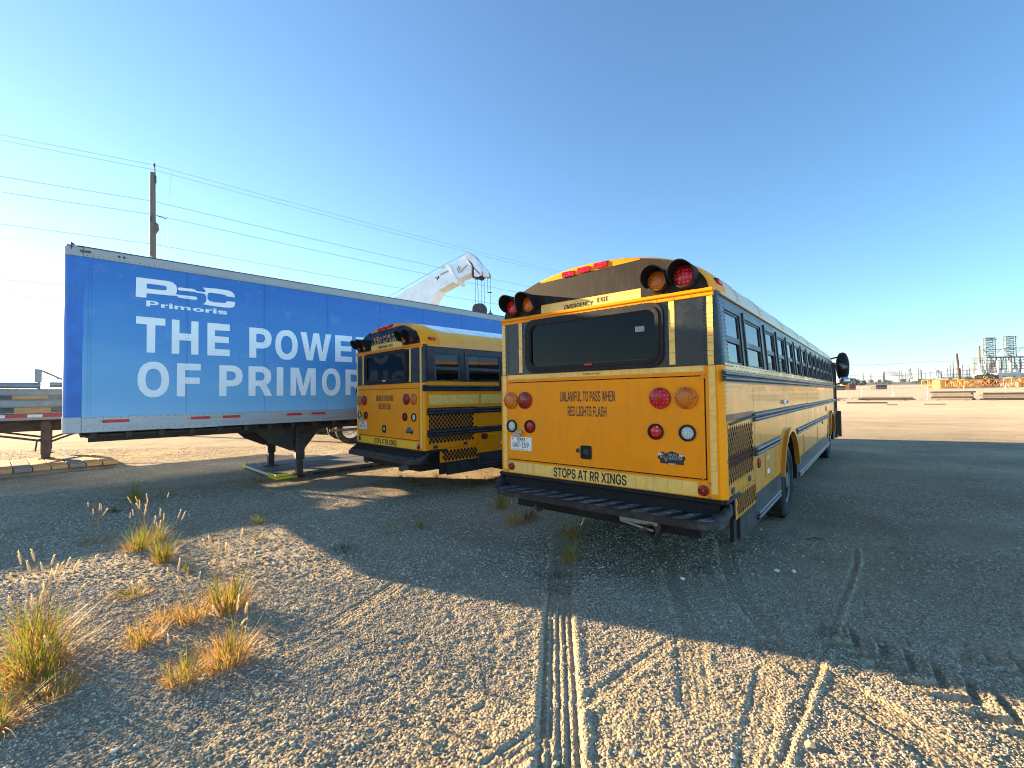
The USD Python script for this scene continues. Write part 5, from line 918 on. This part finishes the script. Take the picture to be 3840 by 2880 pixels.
# ---------------------------------------------------------------- far side of the yard, on the right
def gz(x, y): return float(rise(np.array([x]), np.array([y]))[0])
def stack(name_lbl, group, a, b, layers, rows, seed):
    g = np.random.default_rng(seed); a, b = np.array(a), np.array(b); d = b - a; L = np.linalg.norm(d); hd_ = math.atan2(d[0], d[1]); nrm = np.array([d[1], -d[0]]) / L * -1
    for r in range(rows):
        for l in range(layers):
            j0, j1 = g.uniform(-.35, .25), g.uniform(-.25, .35); o = a + nrm * (.30 * r)
            t = thing('timber_beam', name_lbl, 'timber beam', (o[0], o[1], gz(*o) + .08 + .27 * l), hd_, group)
            obj('timber', cbox(-.135 + g.uniform(-.05, .05), .125 + g.uniform(-.03, .02), j0, L + j1, 0, .235 + g.uniform(-.02, .015), .02), 'wood_dark' if g.uniform() < .45 else 'wood_weathered', t)
    for q in (.15, .85):
        p = a + d * q; t = thing('timber_bearer', ('left' if q < .5 else 'right') + ' dark bearer timber lying under ' + group.split(' in ')[-1], 'timber bearer', (p[0], p[1], gz(*p)), hd_, 'bearers under ' + group.split(' in ')[-1]); obj('timber', cbox(-.4, .4 + .3 * rows, -.12, .12, 0, .078, .01), 'wood_dark', t)
stack('weathered timber in the long low pile nearest the bus', 'timbers in the long low pile', (59.2, 75.0), (64.4, 70.8), 2, 4, 1)
stack('weathered timber in the tall middle pile before the fence', 'timbers in the tall middle pile', (65.9, 69.0), (68.8, 65.8), 5, 3, 2)
stack('weathered timber in the right pile at the frame edge', 'timbers in the right pile', (69.2, 64.8), (73.2, 61.4), 4, 3, 3)
for lb, a, b, w in (('flat brown board lying alone before the long low pile', (46.0, 60.6), (49.4, 58.0), .22), ('small dark stick on the sand before the middle pile', (47.0, 50.3), (48.6, 49.4), .10), ('short dark offcut on the sand near the lone board', (42.5, 50.0), (43.3, 49.5), .10)):
    obj('loose_board', bar((*a, .09), (*b, .09), w * 1.6, w * .8), 'wood_dark', label=lb, cat='board')
t = thing('brush_pile', 'pile of dead branches at the end of the long low timber pile', 'brush pile', (55.5, 74.5, 0)); g = np.random.default_rng(9)
for k in range(26):
    p = np.array([g.normal(0, 1.6), g.normal(0, .6), g.uniform(0, .4)]); d = np.array([g.normal(0, 1.3), g.normal(0, .5), abs(g.normal(.25, .25))]); obj('branch', tube([p, p + d * .6 + g.normal(0, .1, 3), p + d * 1.2], [.045, .035, .015], 5), 'twig', t)
# chain-link fence
ft = thing('chain_link_fence', 'low chain link fence with pale posts behind the timber piles', 'fence', (0, 0, 0)); FP = [(46.5, 91), (50.8, 87.5), (54.6, 84), (58.2, 81.2), (62.2, 78.4), (65.4, 75.6), (68.7, 72.8), (71.6, 69.8), (74.4, 66.4), (77.3, 63), (80, 60)]
for x, y in FP: obj('post', tube([(x, y, -.2), (x, y, 2.25)], .045, 8), 'tape_white', ft)
for (x0, y0), (x1, y1) in zip(FP[:-1], FP[1:]):
    obj('top_rail', tube([(x0, y0, 2.2), (x1, y1, 2.2)], .028, 6), 'galvanised', ft)
    W = []; n = 24
    for k in range(-12, n):
        for sg in (0, 1):
            u0, u1 = k / n, (k + 12) / n; z0, z1 = (.05, 2.15) if sg == 0 else (2.15, .05)
            c0, c1 = max(0, u0), min(1, u1)
            if c1 <= c0: continue
            za = z0 + (z1 - z0) * (c0 - u0) / (u1 - u0); zb = z0 + (z1 - z0) * (c1 - u0) / (u1 - u0); W.append(bar((x0 + (x1 - x0) * c0, y0 + (y1 - y0) * c0, za), (x0 + (x1 - x0) * c1, y0 + (y1 - y0) * c1, zb), .006))
    obj('wire_mesh', join(W), 'galvanised', ft, kind='stuff')
# orange lattice crane sections
def lattice(label, x0, x1, y, h, w, seed, endbox=False, aframe=False, group='orange crane sections beyond the fence'):
    z = gz((x0 + x1) / 2, y) + .25; t = thing('crane_section', label, 'crane section', (x0, y, z), 0, group); L = x1 - x0
    for yy in (0, w):
        for zz in (0, h): obj('chord', bar((0, yy, zz), (L, yy, zz), .22), 'crane_orange', t)
    n = max(2, int(L / 2.4))
    for yy in (0, w):
        for k in range(n + 1): obj('upright', bar((L * k / n, yy, 0), (L * k / n, yy, h), .16), 'crane_orange', t)
        for k in range(n): obj('diagonal', bar((L * k / n, yy, 0 if k % 2 else h), (L * (k + 1) / n, yy, h if k % 2 else 0), .14), 'crane_orange', t)
    for k in range(n + 1):
        for zz in (0, h): obj('cross_bar', bar((L * k / n, 0, zz), (L * k / n, w, zz), .14), 'crane_orange', t)
    if endbox: obj('end_box', join(cbox(-1.6, -.1, -.2, w + .2, -.1, h * .48, .05), cbox(-1.6, -.1, -.2, w + .2, h * .52, h + .1, .05)), 'crane_orange', t)
    if aframe: obj('a_frame', join(bar((aframe, -.5, h * .95), (aframe - 1.9, -.5, .0), .45), bar((aframe, -.5, h * .95), (aframe + 2.6, -.5, 0), .45)), 'crane_orange', t)
    return t
lattice('orange lattice crane section with a boxed end, leftmost of the row', 137.6, 147.6, 140, 2.3, 2.2, 1, True, 8.0); lattice('orange lattice crane section in the middle of the row', 147.0, 157.6, 143, 2.4, 2.2, 2); lattice('orange lattice crane section at the right end of the row', 157.9, 176, 139, 2.6, 2.3, 3, False, 3.0)
lattice('orange lattice crane section lying behind the others', 139, 172, 147, 2.5, 2.2, 4)
for k in range(5): 
    x = 158.3 + k * 1.35; z = gz(x, 137.5); t = thing('orange_counterweight', ('leftmost', 'second', 'middle', 'fourth', 'rightmost')[k] + ' of the five square orange blocks before the right crane section', 'counterweight', (x, 137.6, z + .1), 0, 'orange blocks by the right crane section'); obj('block_body', cbox(0, 1.1, 0, 1, 0, 1.5, .08), 'crane_orange', t)
for lb, x, y, L, h, mt_ in (('dark red container behind the orange sections', 148.6, 151, 3.0, 2.5, 'rust_red'), ('dark shed block behind the middle orange section', 161.5, 152, 7, 2.7, 'shed_dark'), ('dark open skip standing beyond the fence', 132.3, 160, 4.0, 1.5, 'shed_dark'), ('dark blue grey container right of the bus mirror', 117.6, 160, 3.4, 1.7, 'shed_dark'), ('brown orange container right of the bus mirror', 121.1, 160, 1.6, 2.1, 'crane_orange'), ('red trimmed dark container right of the bus mirror', 122.8, 160, 2.2, 2.2, 'rust_red')):
    t = thing('container', lb, 'container', (x, y, gz(x, y))); obj('container_body', cbox(0, L, 0, 2.4, .1, h, .03), mt_, t); obj('rib', join(*[cbox(q, q + .08, -.05, .0, .15, h - .05, .01) for q in np.arange(.1, L - .1, .45)]), mt_, t, kind='stuff'); obj('roof_frame', cbox(-.03, L + .03, -.06, 2.46, h, h + .08, .02), 'plant_grey', t)
def shrub(name, label, cat, x, y, w, h, n, seed, z0=None):
    g = np.random.default_rng(seed); z0 = gz(x, y) if z0 is None else z0; t = thing(name, label, cat, (x, y, z0)); V, F = [], []
    P = g.normal(0, 1, (n, 3)); P /= np.linalg.norm(P, axis=1, keepdims=True); P *= g.uniform(.55, 1, (n, 1)) ** .5; lump = 1 + .35 * (meshkit.fbm(P * 2.1 + seed, 3) - .5) * 2
    P = P * lump[:, None] * np.array([w / 2, w / 2.4, h / 2]) + np.array([0, 0, h * .52]); s = h * .075
    for k in range(3): V.append(P + g.normal(0, s, (n, 3)))
    V = np.stack(V, 1).reshape(-1, 3); V[:, 2] = np.maximum(V[:, 2], .02); obj('crown', (V, np.arange(3 * n).reshape(-1, 3)), 'leaf_dark', t); obj('trunk', tube([(0, 0, -.2), (.05, 0, h * .4), (0, .1, h * .7)], [h * .035, h * .025, .02], 6), 'pole_wood', t)
shrub('bush', 'dark wide bush left of the cream tank', 'bush', 312.5, 300, 11.5, 3.6, 900, 1); shrub('tree', 'dark round tree before the tan building', 'tree', 323.5, 300, 12, 5.6, 1200, 2); shrub('tree', 'grey green tree far right of the bus mirror', 'tree', 231, 300, 9, 4.8, 900, 3); shrub('bush', 'grey green low bush beside the far left tree', 'bush', 238, 300, 7, 3.2, 600, 4); shrub('bush', 'low dark bush beyond the open skip', 'bush', 262, 310, 12, 2.6, 600, 5); shrub('bush', 'low dark bush midway along the far yard edge', 'bush', 290, 312, 12, 2.2, 600, 6)
# power plant
def frame_tower(t, x0, x1, y0, y1, z0, z1, step, w, mat, brace=True, part='girder'):
    for x in (x0, x1):
        for y in (y0, y1): obj('column', bar((x, y, z0), (x, y, z1), w), mat, t)
    B, D = [], []; zs = np.arange(z0, z1 + .01, step)
    for i, z in enumerate(zs):
        for y in (y0, y1): B.append(bar((x0, y, z), (x1, y, z), w * .8))
        for x in (x0, x1): B.append(bar((x, y0, z), (x, y1, z), w * .8))
        if brace and i < len(zs) - 1:
            for y in (y0, y1): D.append(bar((x0 if i % 2 else x1, y, z), (x1 if i % 2 else x0, y, zs[i + 1]), w * .5))
    obj(part, join(B), mat, t, kind='stuff')
    if D: obj('bracing', join(D), mat, t, kind='stuff')
for lb, x0, x1, zt in (('tall open steel lattice tower, left of the pair', 518.4, 528.8, 57.9), ('tall open steel lattice tower, right of the pair', 540.8, 551.3, 59.2)):
    t = thing('lattice_tower', lb, 'tower', (0, 0, 0)); frame_tower(t, x0, x1, 480, 482.6, 36.5, zt, 2.05, .55, 'plant_steel'); obj('top_walkway', join(cbox(x0 - 1.3, x1 + 1.3, 478.8, 479.6, zt - 2.6, zt - 1.9, .05), cbox(x0 - 1, x1 + 1, 478.9, 483, zt - .3, zt, .05)), 'plant_steel', t); obj('flue', tube([((x0 + x1) / 2, 481.3, 30), ((x0 + x1) / 2, 481.3, 38)], 1.2, 14), 'plant_grey', t)
t = thing('walkway_bridge', 'long steel pipe bridge crossing behind both lattice towers', 'bridge', (0, 0, 0)); obj('deck', bar((512.5, 478.5, 44.1), (575, 478.5, 47.0), 1.2, .7), 'plant_steel', t); obj('knee_brace', join(*[bar((x, 478.5, z - 4), (x + s * 4.5, 478.5, z), .4) for x, z in ((518.4, 44.3), (528.8, 44.9), (540.8, 45.4), (551.3, 46)) for s in ((-1,) if x in (518.4, 540.8) else (1,))]), 'plant_steel', t, kind='stuff')
for lb, x0, x1, sd in (('dark process structure under the left lattice tower', 512.6, 533.0, 1), ('dark process structure under the right lattice tower', 536.0, 560.5, 2)):
    t = thing('process_structure', lb, 'industrial structure', (0, 0, 0)); g = np.random.default_rng(sd)
    for xa in np.linspace(x0, x1, 5):
        for yy in (474, 479): obj('column', bar((xa, yy, 8), (xa, yy, 36), .6), 'plant_steel', t)
    for z in np.arange(14, 36, 3.1): obj('floor_deck', join(cbox(x0 - .5, x1 + .5, 473.6, 474.4, z, z + .45, .05), cbox(x0, x1, 474.5, 479, z, z + .25, .05)), 'plant_steel', t)
    obj('roof_deck', cbox(x0 - 1.2, x1 + 1.2, 473, 480, 35.4, 36.6, .1), 'plant_steel', t)
    for k in range(7):
        xa = g.uniform(x0 + 1, x1 - 2); zz = g.uniform(12, 26); obj('vessel', rev([(0, .001), (0, 1.1), (g.uniform(4, 8), 1.1), (8.2, .001)], 12, 'z', (xa, 476.5, zz)), 'plant_cream' if k % 2 else 'plant_grey', t, smooth=40)
    for k in range(10): xa = g.uniform(x0, x1); obj('pipe_run', tube([(xa, 473.3, g.uniform(9, 14)), (xa, 473.3, g.uniform(22, 35))], .3, 6), 'plant_grey', t)
t = thing('scaffold_frame', 'thin open frame left of the process structures', 'industrial structure', (0, 0, 0)); frame_tower(t, 503.4, 513.6, 478, 480, 14, 36.6, 3.1, .35, 'plant_steel')
def chimney(name, label, cat, x, y, r, z1, mat, tip=None, z0=None):
    t = thing(name, label, cat, (x, y, 0)); z0 = gz(x, y) if z0 is None else z0
    obj('shaft', tube([(0, 0, z0), (0, 0, z1)], [r * 1.1, r], 16), mat, t, smooth=40)
    if tip: obj('tip_band', tube([(0, 0, z1 - (z1 - z0) * tip), (0, 0, z1 + .05)], r * 1.12, 16), 'chimney_red', t, smooth=40)
    obj('rim', rev([(0, r * 1.18), (.5, r * 1.18), (.5, r * .8)], 16, 'z', (0, 0, z1)), 'plant_steel', t)
chimney('chimney', 'tall thin chimney with a red upper half left of the towers', 'chimney', 479, 450, .85, 45.6, 'plant_cream', .5); chimney('chimney', 'short thick cream chimney beside the leaning wooden pole', 'chimney', 460, 450, 1.35, 26.3, 'plant_cream'); chimney('chimney', 'slim white chimney between the process structures', 'chimney', 497.7, 450, .85, 30.6, 'plate_white'); chimney('chimney', 'cream chimney before the right process structure', 'chimney', 510.3, 450, 1.0, 30.7, 'plant_cream', .12)
def tank(label, x, y, r, z1, mat='plant_cream'):
    t = thing('storage_tank', label, 'tank', (x, y, 0)); z0 = gz(x, y); obj('shell', rev([(z0, r), (z1, r), (z1 + r * .12, .001)], 28, 'z'), mat, t, smooth=30); obj('stair_rail', tube([(r * 1.02 * math.cos(a), r * 1.02 * math.sin(a), z0 + (z1 - z0) * k / 12) for k, a in enumerate(np.linspace(-2.6, -.6, 13))], .12, 5), 'plant_steel', t); obj('roof_rail', rev([(z1 + .9, r * .99), (z1 + 1.02, r * .99), (z1 + 1.02, r * .97)], 28, 'z'), 'plant_steel', t)
tank('tall cream tank before the thin red tipped chimney', 479.2, 450, 3.2, 21.2); tank('low cream tank right of the slim white chimney', 502.2, 450, 3.0, 20.6); tank('low wide cream tank before the right process structure', 514.2, 450, 3.3, 21.0); tank('low cream tank at the right frame edge', 526, 450, 3.0, 21.0)
t = thing('tan_building', 'long tan flat roofed building before the power plant', 'building', (364.2, 330, gz(375, 330))); Zb = gz(375, 330); obj('wall', cbox(0, 46, 0, 18, -1, 13.2 - Zb, .05), 'plant_tan', t); obj('roof', cbox(-.3, 46.3, -.3, 18.3, 13.22 - Zb, 13.6 - Zb, .05), 'plant_cream', t)
for k in range(5): obj('window', cbox(4.0 + k * 7.5, 6.6 + k * 7.5, -.12, -.001, 3.2, 3.9, .03), 'shed_dark', t); obj('pilaster', cbox(1.0 + k * 8.4, 1.5 + k * 8.4, -.25, -.001, -1, 13.0 - Zb, .03), 'plant_tan', t)
t = thing('utility_pole', 'dark leaning wooden pole beyond the orange crane sections', 'utility pole', (162.9, 160, gz(162.9, 160))); Zp = gz(162.9, 160); obj('pole_shaft', tube([(0, 0, -.3), (-.45, 0, 8), (-.85, 0, 14.9 - Zp)], [.42, .36, .30], 10), 'pole_dark', t, smooth=40); obj('pole_shaft', tube([(.9, .3, -.3), (.55, .3, 7)], [.2, .15], 8), 'pole_dark', t, smooth=40)
for z in (9.4, 10.9, 12): obj('insulator', cbox(-1.25, -.7, -.08, .08, z, z + .25, .03), 'plate_white', t)
for lb, pts in (('sagging dark cable running left from the leaning pole', [(108, 160, 9.0), (121.6, 160, 7.4), (130.7, 160, 6.8), (144.7, 160, 7.2), (153, 160, 8.0), (162.4, 160, 9.0)]), ('short cable running right from the leaning pole', [(162.4, 160, 9.0), (166, 160, 8.5), (169.4, 160, 8.4), (180, 160, 8.6)]), ('fainter upper cable left of the leaning pole', [(100, 160, 12), (130, 160, 11), (162.2, 160, 12.2)])): obj('power_line', tube(pts, .055, 5), 'cable', label=lb, cat='power line')
t = thing('white_silo', 'white tank house with a narrow tower on its roof', 'tank', (0, 0, 0)); obj('shell', rev([(10, 5), (19, 5), (20, .001)], 20, 'z', (578, 600, 0)), 'plate_white', t, smooth=30); obj('roof_tower', cbox(577, 579.2, 599, 601, 19, 28.7, .1), 'plate_white', t); obj('tower_frame', join(*[bar((579.6, 599, 19), (581.8, 599, 29), .4), bar((583, 599, 19), (581.8, 599, 29), .4), bar((577.4, 600, 28.7), (578.4, 600, 31.6), .4)]), 'plant_steel', t)
t = thing('pipe_rack', 'low grey pipe rack right of the white silo', 'industrial structure', (0, 0, 0)); frame_tower(t, 585.5, 604, 600, 606, 12, 22.0, 3.2, .4, 'plant_grey', False); obj('pipe_run', join(*[tube([(583, 599.5, z), (640, 599.5, z + .4)], .5, 6) for z in (15, 18.4, 21.6)]), 'plant_grey', t, kind='stuff')
t = thing('derrick_tower', 'faint pointed derrick tower on the far skyline', 'tower', (814, 900, 0)); Z9 = gz(814, 900)
for sx in (-1, 1):
    for sy in (-1, 1): obj('leg', bar((sx * 4, sy * 4, Z9), (sx * .8, sy * .8, 46), .7), 'plant_steel', t)
obj('bracing', join(*[bar((s * (4 - 3.2 * k / 8), -(4 - 3.2 * k / 8), Z9 + (46 - Z9) * k / 8), (-s * (4 - 3.2 * (k + 1) / 8), -(4 - 3.2 * (k + 1) / 8), Z9 + (46 - Z9) * (k + 1) / 8), .4) for k in range(8) for s in (-1, 1)]), 'plant_steel', t, kind='stuff')
g = np.random.default_rng(77); parts = []
for k in range(150):
    az_ = g.uniform(.668, .835); R_ = g.uniform(700, 1150); x, y = R_ * math.sin(az_), R_ * math.cos(az_); z0 = gz(x, y) - 1; kind = g.uniform()
    if kind < .5: w, hh = g.uniform(3, 15), g.uniform(2.2, 5); parts.append(box(x, x + w, y, y + 12, z0, z0 + hh))
    elif kind < .8: parts.append(rev([(z0, g.uniform(.5, 1.2)), (z0 + g.uniform(12, 26), .6), (z0 + 27, .3)][:2], 8, 'z', (x, y, 0)))
    else: parts.append(rev([(z0, 4), (z0 + 4.5, 4), (z0 + 5.2, .01)], 14, 'z', (x, y, 0)))
obj('distant_refinery', join(parts), 'plant_far', kind='stuff', label='hazy mass of distant refinery buildings on the skyline', cat='refinery')
def plume(label, pts, seed):
    g = np.random.default_rng(seed); ms = []
    for (x, y, z, r) in pts:
        m = trimesh.creation.icosphere(3, 1.0); v = np.array(m.vertices); v = v * (1 + .55 * (meshkit.fbm(v * 2.4 + g.uniform(0, 50, 3), 3)[:, None] - .5) * 2) * r * np.array([1.25, 1, .85]) + np.array([x, y, z]); ms.append(trimesh.Trimesh(v, m.faces))
    import manifold3d as m3
    M_ = m3.Manifold.batch_boolean([m3.Manifold(m3.Mesh(np.asarray(m.vertices, np.float32), np.asarray(m.faces, np.uint32))) for m in ms], m3.OpType.Add)
    obj('steam_plume', M_, 'steam', label=label, cat='steam')
plume('white steam plume drifting left over the far refinery', [(1330, 1500, 50, 4), (1322, 1500, 54, 6), (1312, 1500, 57, 7), (1302, 1500, 60, 8), (1292, 1500, 62, 8), (1282, 1500, 66, 10), (1273, 1500, 67, 11), (1263, 1500, 65, 9)], 1)
plume('white steam cloud between the leaning pole and the towers', [(940, 900, 46, 5), (934, 900, 43, 4), (928, 900, 42, 3.5), (920, 900, 41, 3), (912, 900, 40, 2.6)], 2)
for k, (x, y) in enumerate([(62, 66), (66.5, 61.5), (70.5, 58), (73, 57.5), (57, 70)]): tuft('dry yellow weed tuft before the far timber piles, ' + ('between the long and the middle pile', 'before the middle pile', 'before the right pile', 'at the right frame edge', 'before the long low pile')[k], x, y, .55, 40, .85, 0, .5, 120 + k, (0, 0), 0, False, .3, 'dry weeds by the timber piles')
